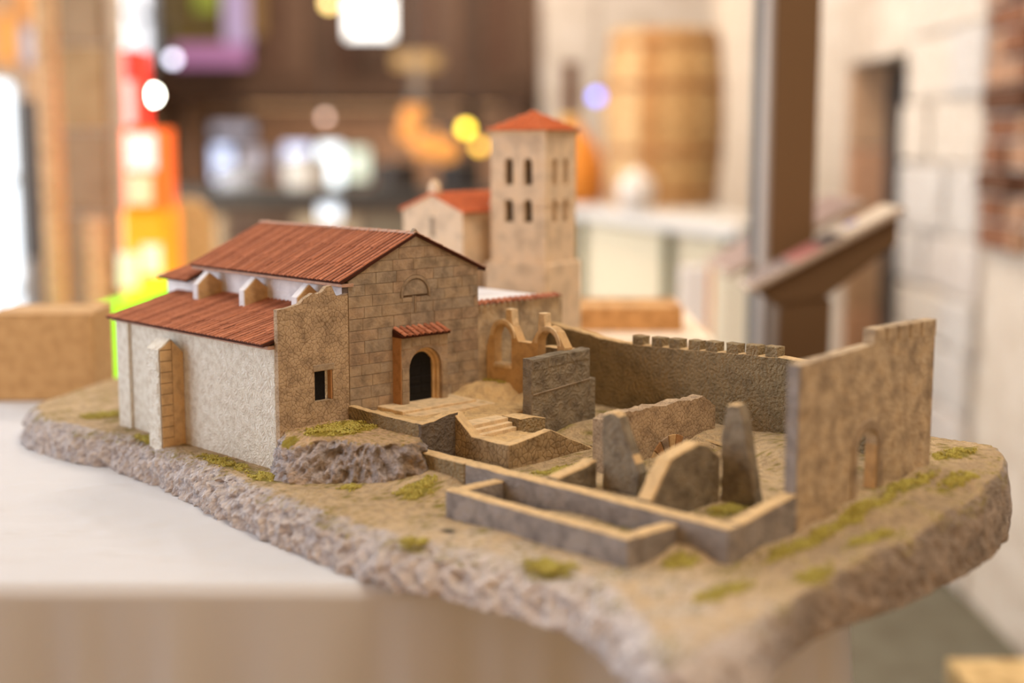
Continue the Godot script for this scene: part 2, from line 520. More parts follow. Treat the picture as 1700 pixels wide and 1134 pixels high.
func room():
	M.wall = mat("warm_plaster", Color(0.80, 0.765, 0.72), 0.9, T.plaster, 1.3, T.grain, 0.3)
	M.wall_left = mat("left_plaster", Color(0.70, 0.58, 0.48), 0.9, T.plaster, 1.0, T.grain, 0.3)
	M.wall_back = mat("brown_boards", Color(0.78, 0.66, 0.58), 0.9, T.plaster, 1.1)
	M.floor = mat("floor", Color(0.42, 0.41, 0.36), 0.75, T.plaster, 1.2)
	M.ceiling = mat("ceiling", Color(0.75, 0.68, 0.60), 0.95, T.plaster, 0.7)
	M.window_frame = mat("window_frame", Color(0.62, 0.64, 0.66), 0.6)
	M.daylight = glow("daylight_pane", Color(0.90, 0.95, 1.0), 2.6)
	M.daylight_soft = glow("soft_daylight_pane", Color(0.95, 0.95, 0.97), 2.0)
	M.lamp = glow("ceiling_lamp_face", Color(1.0, 0.88, 0.72), 3.0)
	M.steel = mat("painted_steel", Color(0.30, 0.30, 0.30), 0.5)
	var st := begin()
	bx(st, Vector3(-2.6, -0.2, -11.2), Vector3(1.6, 0.0, 2.7))
	struct("floor", st, M.floor)
	st = begin()
	bx(st, Vector3(-2.6, 3.4, -11.2), Vector3(1.6, 3.6, 2.7))
	struct("ceiling", st, M.ceiling)
	st = begin()
	bx(st, Vector3(-2.6, 0, 2.5), Vector3(1.6, 3.4, 2.7))
	struct("wall_front", st, mat("front_plaster", Color(0.86, 0.74, 0.60), 0.9, T.plaster, 1.0))
	# the window wall
	st = begin()
	var flat := func(_x): return 3.4
	holed(st, wall_frame(-2.4, -1.0), -2.5, 11.0, 0.0, flat, [[0.15, 1.65, [[0.45, 2.65, false]]], [2.45, 3.95, [[0.45, 2.65, false]]], [5.45, 7.0, [[0.03, 1.5, false]]], [8.75, 9.75, [[1.68, 2.7, false]]]], 0.0, 0.2)
	struct("wall_left", st, M.wall_left)
	window_in_wall("window_1", -2.45, 0.15, 1.65, 0.45, 2.65, [1.2, 1.9], 1, M.daylight)
	window_in_wall("window_2", -2.45, 2.45, 3.95, 0.45, 2.65, [1.2, 1.9], 1, M.daylight)
	window_in_wall("window_3", -2.405, 5.45, 7.0, 0.03, 1.5, [0.47, 1.0], 3, M.daylight)
	window_in_wall("window_4", -2.405, 8.75, 9.75, 1.68, 2.7, [2.0], 1, M.daylight_soft)
	# the stone wall with a low doorway
	st = begin()
	holed(st, wall_frame(1.2, 1.0), -2.5, 11.0, 0.0, flat, [[4.29, 5.1, [[0.0, 1.46, false]]]], 0.0, 0.4)
	var wr := struct("wall_right", st, M.wall)
	M.limestone = [mat("limestone", Color(0.82, 0.80, 0.785), 0.9, T.plaster, 3.0, T.grain, 0.5), mat("limestone_grey", Color(0.80, 0.79, 0.78), 0.9, T.plaster, 2.6, T.grain, 0.5), mat("limestone_buff", Color(0.83, 0.80, 0.76), 0.9, T.plaster, 2.8, T.grain, 0.5)]
	M.brown_stone = [mat("brown_stone", Color(0.80, 0.67, 0.55), 0.9, T.plaster, 3.0), mat("brown_stone_red", Color(0.82, 0.65, 0.53), 0.9, T.plaster, 3.0)]
	M.brick = [mat("brown_brick", Color(0.50, 0.34, 0.25), 0.9, T.plaster, 6.0), mat("pale_brick", Color(0.66, 0.52, 0.42), 0.9, T.plaster, 6.0), mat("dark_brick", Color(0.36, 0.24, 0.17), 0.9, T.plaster, 6.0)]
	var r := RandomNumberGenerator.new()
	r.seed = 4
	var wf := wall_frame(1.2, -1.0)
	var y := 0.0
	var row := 0
	while y < 2.3:
		var h := r.randf_range(0.13, 0.2)
		var a := 3.58 + r.randf_range(-0.02, 0.02)
		var b := 4.29
		var mid := lerpf(a, b, 0.5 + (0.14 if row % 2 else -0.12))
		for s in [[a, mid - 0.006], [mid + 0.006, b - 0.004 + r.randf_range(-0.03, 0.0)]]:
			var q := begin()
			extrude(q, wf, worn(rect(s[0], y + 0.005, s[1], y + h - 0.005), 0.06, 0.006, row * 7 + 1), -0.02, r.randf_range(0.014, 0.035), 0.008)
			build("limestone_block", q, M.limestone[r.randi() % 3], wr)
		y += h
		row += 1
	y = 0.93
	row = 0
	while y < 2.2:
		var off := 0.0 if row % 2 else 0.09
		for s in [[3.26, 3.40 - off], [3.41 - off, 3.555]]:
			var q := begin()
			extrude(q, wf, worn(rect(s[0], y + 0.004, s[1], y + 0.06), 0.03, 0.003, row * 3 + 5), -0.02, r.randf_range(0.01, 0.04), 0.004)
			build("brick", q, M.brick[r.randi() % 3], wr)
		y += 0.066
		row += 1
	y = 0.0
	for k in 5:
		var q := begin()
		var h := 1.46 / 5.0
		extrude(q, [Vector3(0, 0, -5.1), Vector3(1, 0, 0), Vector3(0, 1, 0), Vector3(0, 0, 1)], worn(rect(1.205, y + 0.004, 1.595, y + h - 0.004), 0.08, 0.003, k + 50), -0.02, 0.012 + 0.006 * (k % 2), 0.006)
		build("reveal_stone", q, M.brown_stone[k % 2], wr)
		y += h
	st = begin()
	box(st, wall_frame(1.345, 1.0), 4.3, 0.0, 5.08, 1.45, 0.0, 0.04)
	var door := struct("door_1", st, mat("dark_metal_door", Color(0.16, 0.15, 0.16), 0.5))
	for k in 5:
		st = begin()
		var d := 4.38 + k * 0.155
		box(st, wall_frame(1.345, -1.0), d, 0.05, d + 0.03, 1.4, 0.0, 0.02)
		build("door_bar", st, M.steel, door)
	st = begin()
	bx(st, Vector3(1.305, 0.62, -4.42), Vector3(1.345, 0.66, -4.40), 0.004)
	bx(st, Vector3(1.300, 0.62, -4.43), Vector3(1.312, 0.78, -4.40), 0.004)
	build("door_handle", st, M.steel, door)
	# the far wall
	st = begin()
	bx(st, Vector3(-2.6, 0, -11.2), Vector3(1.6, 3.4, -11.0))
	struct("wall_back", st, M.wall_back)
	# warm fill lamps, added unseen behind the camera and under the gallery
	M.fill_warm = glow("warm_fill_face", Color(1.0, 0.74, 0.48), 2.0)
	var wl := thing("front_fill_lamp", "wide warm fill lamp added on the wall facing the cloth-covered table", "lamp", Vector3(0, 1.55, 2.5))
	st = begin()
	bx(st, Vector3(-0.54, -0.29, -0.09), Vector3(0.54, 0.29, 0.0), 0.01)
	build("lamp_housing", st, M.window_frame, wl)
	st = begin()
	bx(st, Vector3(-0.5, -0.25, -0.096), Vector3(0.5, 0.25, -0.0905))
	build("diffuser", st, M.fill_warm, wl)
	var gs := thing("gallery_fill_lamp", "long fill lamp added under the far timber gallery", "lamp", Vector3(-1.0, 1.46, -10.3))
	st = begin()
	bx(st, Vector3(-0.95, -0.03, -0.08), Vector3(0.95, 0.0, 0.08), 0.006)
	bx(st, Vector3(-0.95, -0.025, 0.05), Vector3(-0.90, 0.0, 0.46), 0.004)
	bx(st, Vector3(0.90, -0.025, 0.05), Vector3(0.95, 0.0, 0.46), 0.004)
	build("lamp_housing", st, M.steel, gs)
	st = begin()
	bx(st, Vector3(-0.9, -0.036, -0.06), Vector3(0.9, -0.0305, 0.06))
	build("diffuser", st, M.fill_warm, gs)
	# glowing faces of the ceiling panels
	for p in [[0.75, -0.75], [-0.3, -4.2], [-0.6, -8.0]]:
		var o := thing("ceiling_light", "square white ceiling light panel high above the %s" % ("model table" if p[1] > -2 else ("middle of the hall" if p[1] > -6 else "far counter")), "light", Vector3(p[0], 3.4, p[1]))
		st = begin()
		bx(st, Vector3(-0.7, -0.06, -0.55), Vector3(0.7, 0.0, 0.55), 0.01)
		build("lamp_housing", st, M.window_frame, o)
		st = begin()
		bx(st, Vector3(-0.65, -0.064, -0.5), Vector3(0.65, -0.0605, 0.5))
		build("diffuser", st, M.lamp, o)

# ==================================================================== the cloth-covered table
func table_and_cloth():
	var x0 := -1.25
	var x1 := 0.235
	var z0 := -0.921      # front edge
	var z1 := -1.72       # far edge
	var wood := mat("table_wood", Color(0.5, 0.36, 0.24), 0.6, T.wood, 2.0)
	var t := thing("display_table", "long wooden table hidden beneath the white tablecloth", "table", Vector3((x0 + x1) / 2, 0, (z0 + z1) / 2))
	var hw := (x1 - x0) / 2 - 0.03
	var hd := (z0 - z1) / 2 - 0.03
	var st := begin()
	bx(st, Vector3(-hw, 0.86, -hd), Vector3(hw, 0.893, hd), 0.004)
	build("table_top", st, wood, t)
	for sx in [-1, 1]:
		for sz in [-1, 1]:
			st = begin()
			var p := Vector3(sx * (hw - 0.06), 0, sz * (hd - 0.06))
			bx(st, p + Vector3(-0.025, 0, -0.025), p + Vector3(0.025, 0.86, 0.025), 0.003)
			build("leg", st, wood, t)
	# cloth: rings from the hem up over the rounded edge and in across the top
	var m := mat("white_cloth", Color(0.75, 0.755, 0.77), 0.95, null, 28.0, T.cloth, 0.012)
	m.rim_enabled = true
	m.rim = 0.2
	var path := []
	var rc := 0.03
	var step := 0.008
	var corners := [[Vector2(x0 + rc, z0 - rc), PI, PI / 2, Vector2(x0, z1)], [Vector2(x1 - rc, z0 - rc), PI / 2, 0.0], [Vector2(x1 - rc, z1 + rc), 0.0, -PI / 2], [Vector2(x0 + rc, z1 + rc), -PI / 2, -PI]]
	for c in 4:
		var k: Array = corners[c]
		for i in 9:
			var a: float = lerpf(k[1], k[2], i / 8.0)
			path.append([k[0] + Vector2(cos(a), sin(a)) * rc, Vector2(cos(a), sin(a))])
		var nx: Array = corners[(c + 1) % 4]
		var e0: Vector2 = path[-1][0]
		var e1: Vector2 = nx[0] + Vector2(cos(nx[1]), sin(nx[1])) * rc
		var n: int = int(e0.distance_to(e1) / step)
		for i in range(1, n):
			path.append([e0.lerp(e1, float(i) / n), path[-1][1] if i > 1 else Vector2(cos(k[2]), sin(k[2]))])
	var w := path.size()
	var fold := noise(5.0, 3, 2)
	var fine := noise(30.0, 8, 3)
	var crease := noise(7.0, 17, 2, true)
	var pts := PackedVector3Array()
	var er := 0.012
	var rows := []
	for i in 14:
		rows.append([0.0, -0.86 + i * (0.86 - er) / 14.0])           # the fall: outset, height below the top
	for i in 9:
		var a := PI / 2 * i / 8.0
		rows.append([er * (1.0 - cos(a)), -er + er * sin(a)])
	for rr in rows:
		for i in w:
			var p: Vector2 = path[i][0]
			var n: Vector2 = path[i][1]
			var deep := clampf(-rr[1] - er, 0.0, 1.0)
			var q: Vector2 = p - n * rr[0] + n * (fold.get_noise_2d(i * 0.02, rr[1] * 0.25) * 0.10 + 0.07) * deep
			pts.append(Vector3(q.x, TABLE + rr[1] - 0.0005, q.y))
	# the top
	var cx := (x0 + x1) / 2
	var inner := 110
	for j in range(1, inner + 1):
		var s := float(j) / inner
		for i in w:
			var p: Vector2 = path[i][0] - path[i][1] * er
			var c := Vector2(clampf(p.x, x0 + 0.4, x1 - 0.4), (z0 + z1) / 2)
			var q := p.lerp(c, s)
			var cr := pow(clampf(crease.get_noise_2d(q.x * 1.3 + q.y * 0.9, q.y * 0.5 - q.x * 0.2), 0, 1), 8.0) * 0.0022
			for k in [[-0.40, -1.16, -0.30, -1.04], [-0.36, -1.20, -0.23, -1.10], [-0.47, -1.02, -0.36, -0.98], [-0.30, -1.00, -0.17, -0.965], [-0.52, -1.25, -0.42, -1.12], [-0.60, -0.98, -0.48, -1.06], [-0.26, -1.06, -0.22, -0.95]]:
				var ka := Vector2(k[0], k[1])
				var kb := Vector2(k[2], k[3])
				var dk := q.distance_to(Geometry2D.get_closest_point_to_segment(q, ka, kb))
				cr += 0.0011 * exp(-dk * dk / 0.000045)
			var edge := clampf(s * 8.0, 0, 1)
			pts.append(Vector3(q.x, TABLE - 0.0005 + (fine.get_noise_2d(q.x, q.y) * 0.0007 + cr) * edge, q.y))
	var cl := mesh_part("tablecloth", grid(pts, PackedColorArray(), w, true, Vector3.UP), m, self)
	tag(cl, "white tablecloth draped over the table beneath the model church", "tablecloth")

# ==================================================================== the scale model (u along the facade, v along the nave, metres)
const GROUND := [-.03, .386, .030, -.04, .283, .030, -.02, .219, .030, -.025, .12, .030, -.03, .01, .029, -.03, -.046, .030, -.044, -.118, .030, -.046, -.18, .028, -.03, -.30, .027,
	-.05, -.42, .029, -.06, -.48, .031, 0, .26, .030, 0, .14, .030, 0, 0, .030, .06, -.2, .028, .012, -.19, .0275, .015, -.37, .0285, .06, -.415, .030, .12, -.42, .0356,
	.155, -.42, .0402, .205, -.42, .048, .252, -.42, .0521, .30, -.42, .0567, .38, -.38, .055, .06, -.46, .031, .15, -.47, .040, .25, -.465, .048, .33, -.44, .052, .40, -.36, .052,
	.08, -.38, .037, .10, -.36, .040, .15, -.36, .042, .20, -.33, .044, .25, -.37, .052, .29, -.30, .060, .29, -.20, .058, .29, -.08, .055, .22, -.25, .046, .115, -.27, .042,
	.09, -.20, .043, .09, -.13, .043, .15, -.20, .042, .20, -.16, .044, .26, -.12, .054, .25, .45, .040, .10, .48, .030, .45, .10, .045, .48, .30, .045, .15, .10, .045, .40, -.10, .050, .35, .25, .045]
const YARD := [.075, -.01, .069, .075, -.085, .0695, .105, -.09, .0690, .15, -.09, .0675, .17, -.105, .063, .20, -.05, .068, .15, -.03, .067, .225, -.02, .080, .225, -.06, .074,
	.18, -.09, .068, .25, -.05, .056, .25, -.10, .053, .21, -.10, .064]
const MOSS := [-.0152, .185, .009, .032, -.0155, .062, .011, .050, -.020, -.004, .011, .024, -.006, -.020, .010, .010, .042, -.027, .038, .024, .032, -.135, .024, .015, .008, -.085, .014, .012,
	-.047, -.227, .011, .014, -.018, -.330, .016, .026, .0137, -.443, .032, .011, .077, -.464, .022, .011, .042, -.387, .016, .014, .12, -.427, .05, .011, .185, -.427, .05, .010, .255, -.424, .04, .011,
	.29, -.444, .034, .010, .147, -.458, .032, .009, .135, -.353, .020, .014, .132, -.19, .035, .013, .27, -.05, .022, .02, .01, .318, .028, .022, .228, -.012, .006, .02, .29, -.155, .01, .06, .36, -.40, .034, .013]

func idw(t: Array, u: float, v: float) -> float:
	var s := 0.0
	var w := 0.0
	for i in range(0, t.size(), 3):
		var du: float = u - t[i]
		var dv: float = v - t[i + 1]
		var k := 1.0 / (du * du + dv * dv + 1e-6)
		k *= k
		s += k * t[i + 2]
		w += k
	return s / w

func mossy(u: float, v: float) -> float:
	var best := 0.0
	for i in range(0, MOSS.size(), 4):
		var du: float = (u - MOSS[i]) / MOSS[i + 2]
		var dv: float = (v - MOSS[i + 1]) / MOSS[i + 3]
		best = maxf(best, 1.0 - (du * du + dv * dv))
	return best

func smooth_loop(ctrl: Array, spacing: Callable) -> PackedVector2Array:
	var n := ctrl.size() / 2
	var out := PackedVector2Array()
	for i in n:
		var p0 := Vector2(ctrl[2 * ((i + n - 1) % n)], ctrl[2 * ((i + n - 1) % n) + 1])
		var p1 := Vector2(ctrl[2 * i], ctrl[2 * i + 1])
		var p2 := Vector2(ctrl[2 * ((i + 1) % n)], ctrl[2 * ((i + 1) % n) + 1])
		var p3 := Vector2(ctrl[2 * ((i + 2) % n)], ctrl[2 * ((i + 2) % n) + 1])
		var steps := maxi(2, int(p1.distance_to(p2) / spacing.call((p1 + p2) * 0.5)))
		for k in steps:
			out.append(p1.cubic_interpolate(p2, p0, p3, float(k) / steps))
	return out

# a mass of rock: from its foot outline at y0 up a rough cliff and in over its top
func rock_mass(foot: PackedVector2Array, inset_by: Callable, centre: Callable, height: Callable, y0: float, cliff: int, top: int, amp: float, colour: Callable, fluted := 1.0) -> ArrayMesh:
	var n1 := noise(30.0, 1, 2)
	var n2 := noise(52.0, 2, 3, true)
	var n3 := noise(240.0, 3, 3)
	var n4 := noise(120.0, 4, 2)
	var pts := PackedVector3Array()
	var cols := PackedColorArray()
	var w := foot.size()
	for j in cliff + top + 1:
		for i in w:
			var o := foot[i]
			var c: Vector2 = centre.call(o)
			var inward := (c - o).normalized()
			var ins: float = inset_by.call(o)
			var q := 0.0
			var p := o
			var y := y0
			var rough := 1.0
			if j <= cliff:
				var t := float(j) / cliff
				q = t
				p = o + inward * (ins * pow(t, 1.7))
				y = lerpf(y0, height.call(p.x, p.y), 1.0 - pow(1.0 - t, 1.55))
				rough = 1.0 - smoothstep(0.75, 1.0, t) * 0.75
			else:
				var t := float(j - cliff) / top
				q = 1.0 + t
				p = (o + inward * ins).lerp(c, pow(t, 1.5))
				y = height.call(p.x, p.y)
				rough = 0.25 * (1.0 - smoothstep(0.0, 0.15, t) * 0.75)
			var s := p - inward * 0.0
			var a := n1.get_noise_3d(s.x, y * 1.0, s.y)
			var b := n2.get_noise_3d(s.x + y * 0.7 * fluted, y * (1.1 - 0.55 * fluted), s.y - y * 0.6 * fluted)
			var d := n3.get_noise_3d(s.x, y, s.y)
			rough *= 1.0 - 0.62 * smoothstep(-0.05, 0.06, p.x) * smoothstep(-0.41, -0.44, p.y)
			var out_by := amp * rough * (a * 0.7 + (b - 0.25) * 0.75 + d * 0.16)
			p -= inward * out_by
			if j > 0:
				y += amp * (0.10 + 0.25 * rough) * (n4.get_noise_2d(p.x, p.y) * 0.7 + d * 0.45) * clampf(j / 6.0, 0, 1)
			pts.append(Vector3(p.x, y, -p.y))
			cols.append(colour.call(p.x, y, p.y, q, a, b, d))
	return grid(pts, cols, w, true, Vector3.UP)

func base_colour(u: float, y: float, v: float, q: float, a: float, b: float, d: float) -> Color:
	var grey_rock := Color(0.34, 0.325, 0.35)
	var pale := Color(0.63, 0.59, 0.575)
	var dark := Color(0.14, 0.115, 0.09)
	var brown := Color(0.36, 0.265, 0.17)
	var sand := Color(0.53, 0.415, 0.26)
	var c := grey_rock.lerp(pale, clampf(0.45 + d * 0.9 + b * 0.25, 0, 1))
	c = c.lerp(dark, clampf((-0.25 - b) * 1.2 + (-d - 0.26) * 1.2, 0, 0.6))
	c = c.lerp(brown, clampf(a * 1.4 - 0.3, 0, 0.15))
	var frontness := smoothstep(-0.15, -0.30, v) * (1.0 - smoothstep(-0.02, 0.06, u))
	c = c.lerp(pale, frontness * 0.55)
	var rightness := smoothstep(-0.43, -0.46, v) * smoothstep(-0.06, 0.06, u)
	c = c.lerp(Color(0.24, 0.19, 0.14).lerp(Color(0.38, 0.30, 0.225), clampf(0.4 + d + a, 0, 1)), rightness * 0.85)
	var over := smoothstep(0.82, 1.02, q + d * 0.18 + a * 0.12)
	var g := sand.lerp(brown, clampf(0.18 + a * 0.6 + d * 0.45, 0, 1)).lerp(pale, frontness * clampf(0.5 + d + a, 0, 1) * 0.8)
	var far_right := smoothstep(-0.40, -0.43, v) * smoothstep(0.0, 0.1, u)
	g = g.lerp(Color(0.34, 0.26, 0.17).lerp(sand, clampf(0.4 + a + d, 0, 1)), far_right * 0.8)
	c = c.lerp(g, over)
	var m := mossy(u, v)
	if q > 0.6:
		c = c.lerp(Color(0.24, 0.205, 0.04), smoothstep(0.1, 0.6, m + d * 0.9 + a * 0.5))
	# a hole at the near edge, its dark shade only painted on
	var hole := Vector2(u - (-0.0127), (v - (-0.2232)) * 0.75).length()
	return c.lerp(Color(0.03, 0.025, 0.02), 1.0 - smoothstep(0.0036, 0.0060, hole))

func outcrop_colour(u: float, y: float, v: float, q: float, a: float, b: float, d: float) -> Color:
	var c := Color(0.31, 0.295, 0.315).lerp(Color(0.56, 0.53, 0.54), clampf(0.3 + d * 1.1 - u * 5.0, 0, 1))
	c = c.lerp(Color(0.15, 0.115, 0.08), clampf((0.2 - b) * 1.1 + u * 14.0 + a * 0.5, 0, 0.85))
	c = c.lerp(Color(0.46, 0.33, 0.20), clampf(a * 1.2 + d * 0.8 - 0.3, 0, 0.4))
	var over := smoothstep(0.85, 1.02, q + d * 0.2)
	c = c.lerp(Color(0.56, 0.40, 0.25).lerp(Color(0.36, 0.27, 0.16), clampf(0.4 + d, 0, 1)), over)
	var m := mossy(u, v)
	if q > 0.85:
		c = c.lerp(Color(0.26, 0.21, 0.035), smoothstep(0.0, 0.35, m + d * 0.5))
	return c

# ground laid between the walls: a height field with a skirt
func ground_patch(called: String, u0: float, u1: float, v0: float, v1: float, step: float, height: Callable, y0: float, label: String):
	var n := noise(90.0, 9, 4)
	var big := noise(25.0, 19, 2)
	var pts := PackedVector3Array()
	var nu := int((u1 - u0) / step) + 3
	var nv := int((v1 - v0) / step) + 3
	for j in nv:
		for i in nu:
			var u := clampf(u0 + (i - 1) * (u1 - u0) / (nu - 3), u0, u1)
			var v := clampf(v0 + (j - 1) * (v1 - v0) / (nv - 3), v0, v1)
			var y: float = y0
			if i > 0 and j > 0 and i < nu - 1 and j < nv - 1:
				y = height.call(u, v) + n.get_noise_2d(u, v) * 0.0016 + big.get_noise_2d(u, v) * 0.0016
			pts.append(Vector3(u, y, -v))
	mesh_part(called, grid(pts, PackedColorArray(), nu, false, Vector3.UP), M.sand, model, label)

func part(called: String, label := "", parent: Node = null) -> Node3D:
	var o := Node3D.new()
	o.name = called
	if label:
		o.set_meta("label", label)
	(parent if parent else model).add_child(o, true)
	return o

# walls whose upper faces take a paler sand colour
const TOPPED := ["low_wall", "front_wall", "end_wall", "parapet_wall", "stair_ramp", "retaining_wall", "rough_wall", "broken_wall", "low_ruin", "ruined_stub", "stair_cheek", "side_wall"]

func wall_u(called: String, poly: PackedVector2Array, v0: float, v1: float, m: Material, label := "", parent: Node = null, c := 0.0005) -> MeshInstance3D:
	var st := begin()
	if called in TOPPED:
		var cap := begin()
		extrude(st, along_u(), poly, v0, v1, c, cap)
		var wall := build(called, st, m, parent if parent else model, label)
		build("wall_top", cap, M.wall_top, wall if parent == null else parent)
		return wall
	extrude(st, along_u(), poly, v0, v1, c)
	return build(called, st, m, parent if parent else model, label)

func wall_v(called: String, poly: PackedVector2Array, u0: float, u1: float, m: Material, label := "", parent: Node = null, c := 0.0005) -> MeshInstance3D:
	var st := begin()
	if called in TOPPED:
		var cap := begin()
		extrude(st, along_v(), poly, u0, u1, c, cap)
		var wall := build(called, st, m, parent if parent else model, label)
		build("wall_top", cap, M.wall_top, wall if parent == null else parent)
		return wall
	extrude(st, along_v(), poly, u0, u1, c)
	return build(called, st, m, parent if parent else model, label)

func build_model():
	model = thing("architectural_model", "painted scale model of a stone church with red roofs and ruins on a rocky base", "model", Vector3(-0.189, TABLE, -1.125))
	model.rotation_degrees.y = THETA
	base()
	church()
	forecourt()
	ruins()
	tower_and_chapel()
	moss()

func base():
	var ctrl := [.128, .525, .05, .475, -.02, .425, -.045, .385, -.054, .337, -.047, .267, -.036, .214, -.041, .117, -.059, -.014, -.067, -.112, -.0693, -.187, -.0726, -.224, -.06, -.26, -.046, -.34, -.050, -.39,
		-.075, -.44, -.10, -.482, -.098, -.508, -.04, -.506, .06, -.480, .146, -.4844, .205, -.481, .257, -.477, .337, -.458, .395, -.430, .425, -.395, .428, -.35, .44, -.25, .49, -.05, .535, .12, .54, .28, .48, .42, .33, .52, .22, .54]
	var foot := smooth_loop(ctrl, func(p: Vector2): return 0.0013 if p.x < 0.0 and p.y < 0.42 and p.y > -0.42 else 0.0024 if p.y < -0.3 else 0.008)
	var ins := func(p: Vector2):
		if p.x > 0.42 or p.y > 0.42:
			return 0.012
		var left := 0.024 - 0.004 * smoothstep(0.1, 0.3, p.y)
		var front := lerpf(left, 0.034, smoothstep(-0.12, -0.26, p.y))
		return lerpf(front, 0.008, smoothstep(-0.06, 0.04, p.x))
	var centre := func(p: Vector2): return Vector2(0.22, clampf(p.y, -0.30, 0.35))
	var h := func(u, v): return idw(GROUND, u, v)
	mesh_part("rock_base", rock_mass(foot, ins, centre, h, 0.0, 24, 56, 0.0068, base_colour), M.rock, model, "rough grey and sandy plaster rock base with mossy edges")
	# the rock that carries the corner of the facade
	var ctrl2 := [.012, .012, -.005, .006, -.013, -.008, -.018, -.030, -.006, -.050, .012, -.066, .022, -.088, .036, -.108, .055, -.116, .075, -.104, .082, -.06, .078, -.01, .05, .012]
	var foot2 := smooth_loop(ctrl2, func(_p): return 0.0011)
	var h2 := func(u, v): return 0.0630 + 0.07 * clampf(v + 0.05, 0, 0.05) * clampf(u * 14.0, 0, 1) - 0.5 * clampf(-u + 0.004, 0, 0.02)
	var c2 := func(p: Vector2): return Vector2(0.042, -0.035).lerp(p, 0.1)
	mesh_part("rock_outcrop", rock_mass(foot2, func(_p): return 0.011, c2, h2, 0.02, 26, 22, 0.0085, outcrop_colour, 0.0), M.rock, model, "dark craggy rock outcrop with a mossy ledge on top")

func roof(called: String, label: String, e0: Vector3, e1: Vector3, r0: Vector3, r1: Vector3, pitch: float, tiles: int, mats: Array, deck: Material, parent: Node = null, single := true) -> Node3D:
	var o := part(called, label, parent)
	var side := (e1 - e0).normalized()
	var n := int(round(e0.distance_to(e1) / pitch))
	var up := (r0 - e0).cross(side).normalized()
	if up.y < 0:
		up = -up
	var st := begin()
	var dn := -up * 0.0022
	for s in [[e0, e1, r1, r0, up], [e0 + dn, e1 + dn, r1 + dn, r0 + dn, -up], [e0, e1, e1 + dn, e0 + dn, e0 - r0], [r0, r1, r1 + dn, r0 + dn, r0 - e0], [e0, r0, r0 + dn, e0 + dn, -side], [e1, r1, r1 + dn, e1 + dn, side]]:
		quad(st, s[0], s[1], s[2], s[3], s[4])
	build("roof_deck", st, deck, o)
	for i in n:
		var t := (i + 0.5) / n
		var a := e0.lerp(e1, t) + (e0 - r0).normalized() * 0.0014 + side * rng.randf_range(-0.0002, 0.0002)
		var b := r0.lerp(r1, t)
		var q := begin()
		tile_run(q, a, b, side, pitch * 0.275, tiles, i + int(e0.x * 10000.0))
		build("tile_row", q, mats[(i * 7 + i / 3) % mats.size()], o)
	return o

func P(u: float, y: float, v: float) -> Vector3:
	return Vector3(u, y, -v)

